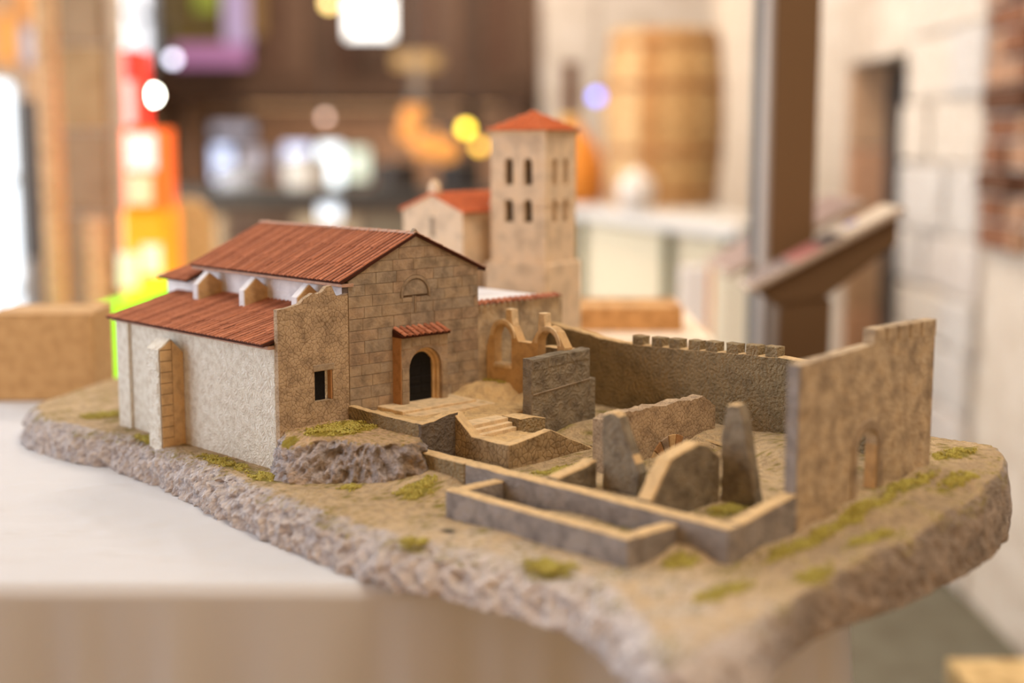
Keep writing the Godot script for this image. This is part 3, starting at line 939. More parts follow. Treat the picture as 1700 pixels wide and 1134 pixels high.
func church():
	rng.seed = 12
	# ---- aisle: the white side of the church
	var aisle := wall_v("aisle_wall", worn(V2([0.0057, 0.012, 0.2628, 0.012, 0.2628, 0.133, 0.0057, 0.133]), 0.006, 0.0003, 5), 0.0, 0.076, M.plaster, "long white plastered side wall of the church", null, 0.0008)
	aisle.set_meta("label", "long white plastered side wall of the church")
	# corner strip at the far end
	wall_v("corner_pilaster", rect(0.242, 0.015, 0.2645, 0.131), -0.003, 0.004, M.plaster)
	# buttress with a pointed top and scribed blocks
	var bu := part("buttress", "tan stone buttress with a pointed top on the white side wall")
	wall_u("buttress_body", V2([-0.024, 0.012, 0.002, 0.012, 0.002, 0.113, -0.0115, 0.126, -0.024, 0.1165]), 0.150, 0.171, M.plaster, "", bu, 0.0006)
	wall_u("buttress_face", V2([-0.0232, 0.014, -0.0003, 0.014, -0.0003, 0.1125, -0.0115, 0.1245, -0.0232, 0.116]), 0.1488, 0.1502, M.joint, "", bu, 0.0002)
	wall_u("buttress_side", V2([-0.0117, 0.014, -0.0003, 0.014, -0.0003, 0.1125, -0.0113, 0.1240]), 0.1482, 0.1492, M.tan, "", bu, 0.0002)
	wall_u("buttress_tip", V2([-0.0232, 0.1166, -0.0119, 0.1166, -0.0119, 0.1242, -0.0232, 0.1168]), 0.1482, 0.1492, M.tan, "", bu, 0.0002)
	for k in 10:
		var y := 0.0185 + k * 0.0098
		wall_u("stone_block", rect(-0.0231, y, -0.0119, y + 0.0092), 0.1482, 0.1492, M.tan, "", bu, 0.0002)
		if k % 2 == 0:
			wall_v("stone_block", rect(0.1525, y, 0.1615, y + 0.0093), -0.0246, -0.0236, M.plaster, "", bu, 0.0002)
	# ---- facade: rubble wing
	var wing := part("facade_wing", "rubble stone wing of the facade with a ragged stepped top and small dark window")
	var top_pts := [[0.0, .1632], [.010, .1640], [.0221, .1663], [.0235, .1655], [.026, .170], [.0349, .1742], [.040, .1733], [.046, .175], [.0500, .1800], [.0526, .1795], [.0545, .179], [.0574, .171], [.064, .1695], [.0692, .1711], [.0720, .1720]]
	var top := func(x: float):
		for i in top_pts.size() - 1:
			if x <= top_pts[i + 1][0]:
				return lerpf(top_pts[i][1], top_pts[i + 1][1], clampf((x - top_pts[i][0]) / (top_pts[i + 1][0] - top_pts[i][0]), 0, 1))
		return top_pts[-1][1]
	var st := begin()
	holed(st, along_u(), -0.0005, 0.072, 0.02, top, [[0.0350, 0.0537, [[0.0835, 0.1087, false]]]], 0.0, 0.0048)
	build("rubble_wall", st, M.rubble, wing)
	st = begin()
	box(st, along_u(), 0.030, 0.078, 0.049, 0.113, 0.0049, 0.0056)
	build("window_void", st, M.black, wing)
	wall_u("window_jamb", rect(0.0520, 0.0838, 0.0537, 0.1086), 0.0006, 0.0056, M.orange_stone, "orange brown window jamb", wing, 0.0003)
	wall_u("lintel", rect(0.0338, 0.1090, 0.0552, 0.1142), -0.0006, 0.001, M.ashlar_grey, "", wing, 0.0003)
	# ---- facade: ashlar gable
	var gp := V2([0.0705, 0.05, 0.2180, 0.05, 0.2180, 0.1845, 0.1440, 0.2180, 0.0705, 0.1815])
	var gable := wall_u("gable_wall", gp, 0.0, 0.008, M.joint, "ashlar gable front of the church", null, 0.0)
	var inner := inset(gp, 0.0004)
	var portal := rect(0.1175, 0.0, 0.1715, 0.1312)
	var disc := PackedVector2Array()
	for k in 20:
		var a := lerpf(-0.12, PI + 0.12, k / 19.0)
		disc.append(Vector2(0.1437 + cos(a) * 0.0173, 0.1650 + sin(a) * 0.0173))
	var slit := rect(0.1400, 0.1485, 0.1447, 0.1640)
	var y := 0.060
	var row := 0
	while y < 0.217:
		var h := 0.0098 + rng.randf_range(-0.0006, 0.0008)
		var x := 0.0705 - rng.randf_range(0.0, 0.012)
		while x < 0.2185:
			var w := rng.randf_range(0.018, 0.034)
			var slope := (0.1437 - x) * 0.0
			var pieces: Array = Geometry2D.intersect_polygons(rect(x + 0.00014, y + 0.00016 + slope, x + w - 0.00014, y + h - 0.00016), inner)
			for cut in [portal, disc, slit]:
				var left := []
				for pc in pieces:
					left.append_array(Geometry2D.clip_polygons(pc, cut))
				pieces = left
			for pc in pieces:
				if absf(signed_area(pc)) > 6e-6 and not Geometry2D.is_polygon_clockwise(pc):
					wall_u("stone_block", pc, -0.0007 - rng.randf_range(0.0, 0.0003), 0.0005, [M.ashlar, M.ashlar, M.ashlar_warm, M.ashlar_grey][rng.randi() % 4], "", gable, 0.0002)
			x += w
		y += h
		row += 1
	wall_u("blind_arch_ring", sector(0.1437, 0.1650, 0.0143, 0.0169, -0.12, PI + 0.12, 18), -0.0016, 0.0, M.ashlar, "scribed round arch outline on the gable", gable, 0.0003)
	wall_u("blind_arch_panel", sector(0.1437, 0.1650, 0.0001, 0.0138, 0.0, PI, 14), -0.0008, 0.0, M.ashlar_grey, "", gable, 0.0002)
	wall_u("slit_panel", rect(0.1404, 0.1489, 0.1419, 0.1640), -0.0007, 0.0, M.ashlar_grey, "", gable, 0.0002)
	wall_u("slit_panel", rect(0.1430, 0.1489, 0.1443, 0.1640), -0.0007, 0.0, M.ashlar, "", gable, 0.0002)
	wall_u("ridge_finial", V2([0.1415, 0.2165, 0.1455, 0.2165, 0.1462, 0.2205, 0.1437, 0.2228, 0.1412, 0.2200]), -0.0015, 0.003, M.ashlar_grey, "", gable, 0.0004)
	# ---- nave body and its bluish white clerestory
	wall_v("clerestory_wall", V2([0.0085, 0.05, 0.2335, 0.05, 0.2335, 0.1835, 0.0085, 0.1835]), 0.0745, 0.2165, M.plaster_blue, "bluish white clerestory wall under the main roof", null, 0.0004)
	wall_u("rear_gable", V2([0.0745, 0.10, 0.2165, 0.10, 0.2165, 0.184, 0.1437, 0.2165, 0.0745, 0.183]), 0.2300, 0.2345, M.plaster_blue)
	roof("nave_roof", "main red tiled roof slope of the nave", P(0.0618, 0.1818, -0.0025), P(0.0618, 0.1818, 0.2365), P(0.1437, 0.2185, -0.0025), P(0.1437, 0.2185, 0.2365), 0.0062, 3, M.tile, M.tile_deck)
	roof("nave_roof", "far red tiled roof slope of the nave", P(0.2258, 0.1828, 0.2365), P(0.2258, 0.1828, -0.0025), P(0.1440, 0.2185, 0.2365), P(0.1440, 0.2185, -0.0025), 0.0062, 3, M.tile, M.tile_deck)
	wall_v("eaves_fascia", V2([-0.0025, 0.1770, 0.2365, 0.1770, 0.2365, 0.1797, -0.0025, 0.1797]), 0.0632, 0.0755, M.fascia)
	st = begin()
	tile_run(st, P(0.1438, 0.2180, -0.003), P(0.1438, 0.2180, 0.237), Vector3(1, 0, 0), 0.0030, 18, 77)
	build("ridge_tiles", st, M.fascia, model, "pinkish ridge line")
	st = begin()
	tile_run(st, P(0.2270, 0.1828, -0.0022), P(0.1440, 0.2188, -0.0022), Vector3(0, 0, 1), 0.0015, 12, 78)
	build("verge_tiles", st, M.fascia, model)
	# ---- aisle roof
	roof("aisle_roof", "lower red tiled lean-to roof over the white side wall", P(-0.0115, 0.1352, 0.0052), P(-0.0115, 0.1352, 0.2660), P(0.0750, 0.1570, 0.0052), P(0.0750, 0.1570, 0.2660), 0.0061, 3, M.tile, M.tile_deck)
	wall_v("aisle_fascia", rect(0.006, 0.1305, 0.2645, 0.1335), -0.0060, 0.001, M.fascia)
	wall_u("aisle_end_wall", V2([0.0, 0.125, 0.076, 0.125, 0.076, 0.1545, 0.0, 0.1335]), 0.259, 0.2628, M.plaster)
	for s in [[0.202, 0.0485], [0.126, 0.0500], [0.046, 0.0510]]:
		var rb := part("roof_buttress", "small gable-topped white and tan pier standing on the lower roof")
		var u0: float = s[1]
		var pent := V2([u0, 0.144, 0.0760, 0.144, 0.0760, 0.1660, u0 + 0.013, 0.1765, u0, 0.1655])
		wall_u("pier_body", pent, s[0], s[0] + 0.0085, M.plaster_blue, "", rb, 0.0005)
		wall_u("pier_face", inset(pent, 0.0006), s[0] - 0.0009, s[0] + 0.0005, M.tan, "", rb, 0.0002)
	# ---- chancel
	wall_v("chancel_wall", rect(0.235, 0.10, 0.2840, 0.1675), 0.064, 0.214, M.plaster_blue)
	var ch := roof("chancel_roof", "small hipped red tiled chancel roof", P(0.056, 0.1665, 0.2335), P(0.056, 0.1665, 0.2890), P(0.139, 0.2020, 0.2335), P(0.139, 0.2020, 0.2360), 0.0062, 4, M.tile, M.tile_deck)
	st = begin()
	tri(st, P(0.056, 0.1660, 0.2890), P(0.222, 0.1660, 0.2890), P(0.139, 0.2015, 0.2360), Vector3(0, 1, -1))
	tri(st, P(0.056, 0.1640, 0.2890), P(0.222, 0.1640, 0.2890), P(0.139, 0.1995, 0.2360), Vector3(0, -1, 1))
	tri(st, P(0.222, 0.1660, 0.2890), P(0.222, 0.1660, 0.2335), P(0.139, 0.2015, 0.2360), Vector3(1, 1, 0))
	build("hip_slope", st, M.tile[2], ch)
	# ---- north wing with its flat white roof
	var nw := part("north_wing", "low grey brown wing with a tile-edged flat white roof behind the arches")
	wall_u("wing_wall", V2([0.2165, 0.04, 0.3290, 0.04, 0.3290, 0.1500, 0.2165, 0.1485]), 0.0005, 0.006, M.gate, "", nw, 0.0006)
	st = begin()
	extrude(st, flat_f(), V2([0.2165, 0.005, 0.3100, 0.005, 0.3100, 0.135, 0.2165, 0.135]), 0.04, 0.1515, 0.0004)
	build("flat_roof", st, M.plaster_blue, nw)
	for k in 15:
		st = begin()
		var u := 0.2205 + k * 0.0072
		tile_run(st, P(u, 0.1495, -0.0035), P(u, 0.1522, 0.006), Vector3(1, 0, 0), 0.0028, 2, k)
		build("coping_tile", st, M.tile[k % 4], nw)
	# ---- portal
	var po := part("portal", "projecting stone portal with stepped round arch and little tiled canopy")
	var tall := func(_x): return 0.1302
	for r in [[-0.012, -0.0085, 0.0186, 0.1195], [-0.0085, -0.0055, 0.0160, 0.1172], [-0.0055, -0.0022, 0.0134, 0.1150]]:
		st = begin()
		var cu := 0.1452
		holed(st, along_u(), 0.1182, 0.1708, 0.055, tall, [[cu - r[2], cu + r[2], [[0.055, r[3], true]]]], r[0], r[1])
		build("arch_order", st, M.ashlar_warm if r[0] < -0.01 else M.tan, po)
	for b in [[-0.0127, 0.1186, 0.1262, 0.0720, 0.0820], [-0.0126, 0.1186, 0.1260, 0.0825, 0.0925], [-0.0127, 0.1186, 0.1261, 0.0930, 0.1030], [-0.0125, 0.1645, 0.1704, 0.0720, 0.0835], [-0.0126, 0.1645, 0.1704, 0.0840, 0.0950], [-0.0125, 0.1648, 0.1704, 0.0955, 0.1060], [-0.0126, 0.1186, 0.1290, 0.1200, 0.1298], [-0.0127, 0.1294, 0.1400, 0.1215, 0.1298], [-0.0125, 0.1404, 0.1500, 0.1218, 0.1298], [-0.0127, 0.1504, 0.1600, 0.1215, 0.1298], [-0.0126, 0.1604, 0.1704, 0.1200, 0.1298]]:
		wall_u("stone_block", rect(b[1], b[3], b[2], b[4]), b[0], -0.0115, M.ashlar, "", po, 0.0002)
	wall_v("portal_cheek", rect(-0.0118, 0.055, -0.0004, 0.1300), 0.1174, 0.1186, M.orange_stone, "orange brown side of the portal", po, 0.0003)
	st = begin()
	box(st, along_u(), 0.1300, 0.068, 0.1620, 0.1185, -0.0024, -0.0012)
	build("door_recess", st, M.black, po)
	var dr := wall_u("door", sectioned_door(0.1455, 0.0128, 0.0715, 0.1146), -0.0040, -0.0026, M.black, "black arched double door", po, 0.0003)
	for k in 4:
		wall_u("door_rail", rect(0.1335, 0.078 + k * 0.0085, 0.1450, 0.0842 + k * 0.0085), -0.0044, -0.0039, M.black, "", po, 0.0002)
		wall_u("door_rail", rect(0.1460, 0.078 + k * 0.0085, 0.1575, 0.0842 + k * 0.0085), -0.0044, -0.0039, M.black, "", po, 0.0002)
	st = begin()
	var cf := along_v()
	extrude(st, cf, V2([-0.0150, 0.1298, 0.0, 0.1298, 0.0, 0.1368, -0.0150, 0.1315]), 0.1172, 0.1718, 0.0003)
	build("canopy_deck", st, M.tile_deck, po)
	for k in 8:
		st = begin()
		var u := 0.1205 + k * 0.0068
		tile_run(st, P(u, 0.1315, -0.0168), P(u, 0.1375, 0.0), Vector3(1, 0, 0), 0.0025, 2, k + 40)
		build("canopy_tile", st, M.tile[(k + 1) % 4], po)

func sectioned_door(cu: float, r: float, y0: float, y1: float) -> PackedVector2Array:
	var p := V2([cu - r, y0, cu + r, y0])
	for k in 13:
		var a := PI * k / 12.0
		p.append(Vector2(cu + cos(a) * r, y1 - r + sin(a) * r))
	return p

func forecourt():
	ground_patch("courtyard_ground", 0.072, 0.262, -0.0925, 0.002, 0.0022, func(u, v): return idw(YARD, u, v), 0.02, "sandy forecourt before the church door")
	ground_patch("landing_ground", 0.108, 0.205, -0.1565, -0.103, 0.0022, func(u, v): return lerpf(0.0600, 0.0440, smoothstep(0.150, 0.20, u)), 0.02, "sandy landing at the foot of the steps")
	# two thin slabs before the door
	for s in [[0.100, 0.1840, -0.0350, 0.0, 0.0660, 0.0716], [0.102, 0.1930, -0.0500, -0.005, 0.0640, 0.0692]]:
		var st := begin()
		extrude(st, flat_f(), worn(V2([s[0], s[2], s[1], s[2], s[1], s[3], s[0], s[3]]), 0.012, 0.0004, 3), s[4], s[5], 0.0006)
		build("door_step", st, M.pale_stone, model, "thin pale stone slab before the church door")
	# low parapets round the forecourt
	wall_v("parapet_wall", worn(V2([-0.0930, 0.03, -0.0005, 0.03, -0.0005, 0.0757, -0.0930, 0.0735]), 0.006, 0.0004, 9, 0.06), 0.0690, 0.0755, M.ruin_rough, "low parapet wall beside the mossy ledge")
	wall_u("parapet_wall", worn(V2([0.0690, 0.02, 0.1085, 0.02, 0.1085, 0.0790, 0.0985, 0.0785, 0.0820, 0.0748, 0.0690, 0.0738]), 0.006, 0.0006, 10, 0.05), -0.0965, -0.0880, M.ruin_dark, "dark grey retaining wall at the corner of the forecourt")
	wall_v("stair_ramp", worn(V2([-0.1585, 0.02, -0.0900, 0.02, -0.0900, 0.0785, -0.0945, 0.0780, -0.1165, 0.0618, -0.1585, 0.0612]), 0.006, 0.0004, 11, 0.05), 0.1050, 0.1145, M.rubble_big, "rubble retaining wall with a sloping top beside the steps")
	wall_u("retaining_wall", worn(V2([0.1052, 0.02, 0.2000, 0.02, 0.2000, 0.0452, 0.1960, 0.0470, 0.1520, 0.0672, 0.1440, 0.0662, 0.1052, 0.0612]), 0.007, 0.0004, 12, 0.05), -0.1600, -0.1525, M.rubble_big, "low rubble retaining wall with a gable-shaped top")
	for k in 3:
		var st := begin()
		extrude(st, flat_f(), worn(V2([0.1140, -0.1085 - k * 0.0052, 0.1570, -0.1045 - k * 0.0052, 0.1570, -0.090, 0.1140, -0.090]), 0.012, 0.0003, k), 0.03, 0.0688 - k * 0.0032, 0.0005)
		build("stair_step", st, M.pale_stone, model, "pale step of the short flight beside the sloping wall")
	wall_u("stair_cheek", worn(V2([0.1565, 0.02, 0.1900, 0.02, 0.1880, 0.0660, 0.1740, 0.0690, 0.1575, 0.0690]), 0.006, 0.0005, 15, 0.05), -0.1180, -0.0960, M.ruin_rough, "rough sandy block beside the steps")
	# the tall fragment with scored courses
	var tw := part("tall_ruin_wall", "tall squared fragment of rubble wall in the middle of the forecourt")
	wall_u("rubble_wall", worn(V2([0.1815, 0.03, 0.2530, 0.03, 0.2530, 0.1178, 0.2230, 0.1172, 0.2000, 0.1158, 0.1815, 0.1153]), 0.008, 0.0004, 21, 0.05), -0.1080, -0.0963, M.ruin, "", tw, 0.0006)
	for b in [[0.1825, 0.2000, 0.1060, 0.1140], [0.2008, 0.2230, 0.1072, 0.1152], [0.2238, 0.2520, 0.1085, 0.1168]]:
		wall_u("stone_block", worn(rect(b[0], b[2], b[1], b[3]), 0.006, 0.0003, 4), -0.1086, -0.1070, M.ruin, "", tw, 0.0003)
	wall_u("course_ledge", V2([0.1830, 0.0845, 0.2530, 0.0905, 0.2530, 0.0914, 0.1830, 0.0854]), -0.1088, -0.1070, M.ashlar_grey, "", tw, 0.0002)
	wall_u("end_return", worn(V2([0.2530, 0.03, 0.2612, 0.03, 0.2612, 0.0905, 0.2530, 0.0912]), 0.006, 0.0003, 22), -0.1072, -0.0980, M.ruin, "", tw)
	wall_v("side_wall", worn(V2([-0.0970, 0.03, -0.0500, 0.03, -0.0500, 0.1120, -0.0600, 0.1155, -0.0970, 0.1165]), 0.007, 0.0005, 23, 0.05), 0.2420, 0.2515, M.ruin, "", tw)
	# the wall with two round arches
	var aw := part("arch_wall", "small sandstone wall with two round arches and stub pinnacles")
	var st2 := begin()
	var top := func(v: float):
		for c in [[-0.0225, 0.0168, 0.1215], [-0.0800, 0.0175, 0.1205]]:
			var d := absf(v - c[0])
			if d < c[1]:
				return maxf(0.1195, c[2] + sqrt(c[1] * c[1] - d * d) * 0.92)
		return 0.1195 if v < -0.035 else 0.1115
	holed(st2, along_v(), -0.1010, -0.0010, 0.04, top, [[-0.0918, -0.0682, [[0.0900, 0.1318, true]]], [-0.0338, -0.0112, [[0.0965, 0.1318, true]]]], 0.2280, 0.2375)
	build("arch_masonry", st2, M.tan, aw)
	for c in [[-0.0225, 0.1215], [-0.0800, 0.1205]]:
		wall_v("arch_ring", sector(c[0], c[1], 0.0124, 0.0164, 0.0, PI, 14), 0.2270, 0.2290, M.pale_stone, "raised pale ring round the arch", aw, 0.0003)
	for c in [[-0.0300, 0.1365], [-0.0720, 0.1365]]:
		wall_v("pinnacle", worn(V2([c[0] - 0.0045, c[1] - 0.006, c[0] + 0.0045, c[1] - 0.006, c[0] + 0.0040, c[1] + 0.0110, c[0] - 0.0032, c[1] + 0.0110]), 0.004, 0.0005, 6), 0.2285, 0.2370, M.pale_stone, "", aw)
	wall_v("sill", rect(-0.0338, 0.0935, -0.0112, 0.0968), 0.2265, 0.2375, M.pale_stone, "", aw, 0.0004)

func ruins():
	# the long low wall and its corner
	wall_v("low_wall", worn(V2([-0.4110, 0.015, -0.1580, 0.015, -0.1580, 0.0539, -0.4110, 0.0538]), 0.012, 0.0004, 31, 0.045), 0.0605, 0.0725, M.grey_wall, "long low grey wall along the edge of the ruins", null, 0.0009)
	wall_v("low_wall", worn(V2([-0.1575, 0.015, -0.1010, 0.015, -0.1010, 0.0541, -0.1575, 0.0539]), 0.012, 0.0003, 36, 0.045), 0.0606, 0.0724, M.ruin_rough, "tan end of the low wall beside the rock outcrop", null, 0.0009)
	wall_u("low_wall", worn(V2([0.0726, 0.015, 0.1345, 0.015, 0.1345, 0.0640, 0.0726, 0.0545]), 0.012, 0.0003, 32, 0.05), -0.4110, -0.3995, M.grey_wall, "short low wall joining the gate wall", null, 0.0009)
	# the trough-like enclosure outside it
	var tr := part("trough_enclosure", "low grey rectangular enclosure against the long low wall")
	wall_v("front_wall", worn(V2([-0.3690, 0.015, -0.1915, 0.015, -0.1915, 0.0482, -0.3690, 0.0482]), 0.012, 0.0004, 33, 0.04), 0.0115, 0.0222, M.grey_wall, "", tr, 0.0009)
	wall_u("end_wall", worn(V2([0.0223, 0.015, 0.0604, 0.015, 0.0604, 0.0480, 0.0223, 0.0482]), 0.01, 0.0004, 34, 0.04), -0.2022, -0.1915, M.grey_wall, "", tr, 0.0009)
	wall_u("end_wall", worn(V2([0.0223, 0.015, 0.0604, 0.015, 0.0604, 0.0484, 0.0223, 0.0482]), 0.01, 0.0004, 35, 0.04), -0.3690, -0.3575, M.grey_wall, "", tr, 0.0009)
	# the tall gate wall
	var gw := part("gate_wall", "tall stucco gate wall with stepped battlements and an arched opening")
	var st := begin()
	var top := func(u: float): return lerpf(0.1512, 0.1565, clampf((u - 0.1335) / 0.09, 0, 1)) if u < 0.223 else 0.1560
	holed(st, along_u(), 0.1335, 0.3045, 0.03, top, [[0.2055, 0.2314, [[0.046, 0.0957, true]]]], -0.4110, -0.4008)
	build("stucco_wall", st, M.gate, gw)
	wall_u("arch_ring", sector(0.2185, 0.0828, 0.0132, 0.0205, 0.0, PI, 16), -0.4122, -0.4100, M.ashlar, "raised band round the gate arch", gw, 0.0004)
	wall_u("arch_jamb", rect(0.1985, 0.045, 0.2053, 0.0828), -0.4120, -0.4100, M.ashlar, "", gw, 0.0004)
	wall_u("arch_jamb", rect(0.2317, 0.045, 0.2385, 0.0828), -0.4120, -0.4100, M.ashlar, "", gw, 0.0004)
	wall_v("reveal_lining", rect(-0.4105, 0.046, -0.4012, 0.0830), 0.2304, 0.2312, M.tan, "orange brown lining of the gate opening", gw, 0.0002)
	wall_v("wall_end", rect(-0.4108, 0.03, -0.4010, 0.1508), 0.1328, 0.1338, M.grey_wall, "bluish grey end face of the gate wall", gw, 0.0003)
	for k in 5:
		var u := 0.2235 + k * 0.0158
		wall_u("merlon", worn(rect(u, 0.1550, u + 0.0132 + (0.006 if k == 4 else 0.0), 0.1672), 0.004, 0.0003, 60 + k), -0.4112, -0.4004, M.gate, "", gw, 0.0007)
	# the long boundary wall
	var bw := part("boundary_wall", "long rough boundary wall with a row of square merlons")
	wall_v("rough_wall", worn(V2([-0.4005, 0.03, 0.0, 0.03, 0.0, 0.1255, -0.0195, 0.1238, -0.045, 0.1215, -0.075, 0.1180, -0.108, 0.1168, -0.16, 0.1180, -0.21, 0.1205, -0.27, 0.1228, -0.30, 0.1215, -0.4005, 0.1215]), 0.006, 0.0006, 41, 0.06), 0.3060, 0.3160, M.ruin_rough, "", bw, 0.0009)
	for k in 8:
		var v: float = [-0.1165, -0.1390, -0.1592, -0.1812, -0.2000, -0.2222, -0.2430, -0.2628][k]
		var w: float = 0.0135
		var y := 0.1165 + 0.0009 * k
		wall_v("merlon", worn(rect(v - w / 2, y - 0.002, v + w / 2, y + 0.0078), 0.004, 0.0004, 70 + k), 0.3062, 0.3158, M.ruin_rough, "", bw, 0.0007)
	# broken walls inside
	wall_v("ruined_stub", worn(V2([-0.2870, 0.025, -0.2510, 0.025, -0.2505, 0.0945, -0.2525, 0.0985, -0.2580, 0.1012, -0.2640, 0.1015, -0.2690, 0.0990, -0.2740, 0.0880, -0.2790, 0.0790, -0.2860, 0.0665, -0.2890, 0.0600, -0.2870, 0.0450]), 0.005, 0.0008, 51, 0.03), 0.1140, 0.1225, M.ruin, "broken upright stub of wall with a sloping side", null, 0.0014)
	wall_u("low_ruin", worn(V2([0.0725, 0.02, 0.1150, 0.02, 0.1150, 0.0625, 0.0950, 0.0590, 0.0725, 0.0555]), 0.005, 0.0008, 52, 0.04), -0.2460, -0.2340, M.ruin, "low dark ruin between the long low wall and the broken stub", null, 0.001)
	var bk := part("arched_ruin_wall", "cracked ruin wall with a brick arch over a doorway")
	st = begin()
	var tp := func(u: float): return 0.0868 + 0.0006 * sin(u * 190.0) + 0.0006 * sin(u * 610.0) - maxf(0.0, u - 0.272) * 0.55 - maxf(0.0, 0.158 - u) * 0.3
	holed(st, along_u(), 0.1500, 0.2880, 0.03, tp, [[0.2155, 0.2475, [[0.035, 0.0480, true]]]], -0.2200, -0.2080)
	build("cracked_wall", st, M.rubble, bk)
	for k in 9:
		var a0 := PI * k / 9.0 + 0.015
		var a1 := PI * (k + 1) / 9.0 - 0.015
		wall_u("arch_brick", sector(0.2315, 0.0320, 0.0162, 0.0290, a0, a1, 2), -0.2212, -0.2085, [M.orange_stone, M.tan, M.ashlar_warm][k % 3], "orange brick of the arch", bk, 0.0004)
	wall_v("ruined_stub", worn(V2([-0.3660, 0.025, -0.3330, 0.025, -0.3332, 0.0900, -0.3352, 0.1000, -0.3380, 0.1125, -0.3420, 0.1140, -0.3490, 0.1140, -0.3525, 0.1070, -0.3550, 0.0985, -0.3590, 0.0790, -0.3630, 0.0600, -0.3660, 0.0450]), 0.005, 0.0009, 53, 0.03), 0.1500, 0.1590, M.ruin, "tall tapering stub of broken wall near the gate", null, 0.0014)
	wall_u("broken_wall", worn(V2([0.0725, 0.02, 0.1490, 0.02, 0.1488, 0.0745, 0.1350, 0.0855, 0.1235, 0.0885, 0.0925, 0.0815, 0.0725, 0.0555]), 0.006, 0.0006, 54, 0.04), -0.3350, -0.3220, M.ruin, "dark broken wall with a sloping pale top", null, 0.001)
	wall_v("low_ruin", worn(V2([-0.315, 0.03, -0.222, 0.03, -0.222, 0.0560, -0.25, 0.0520, -0.315, 0.0500]), 0.006, 0.0012, 55, 0.04), 0.262, 0.274, M.ruin_rough, "low crumbling remnant at the foot of the boundary wall", null, 0.001)

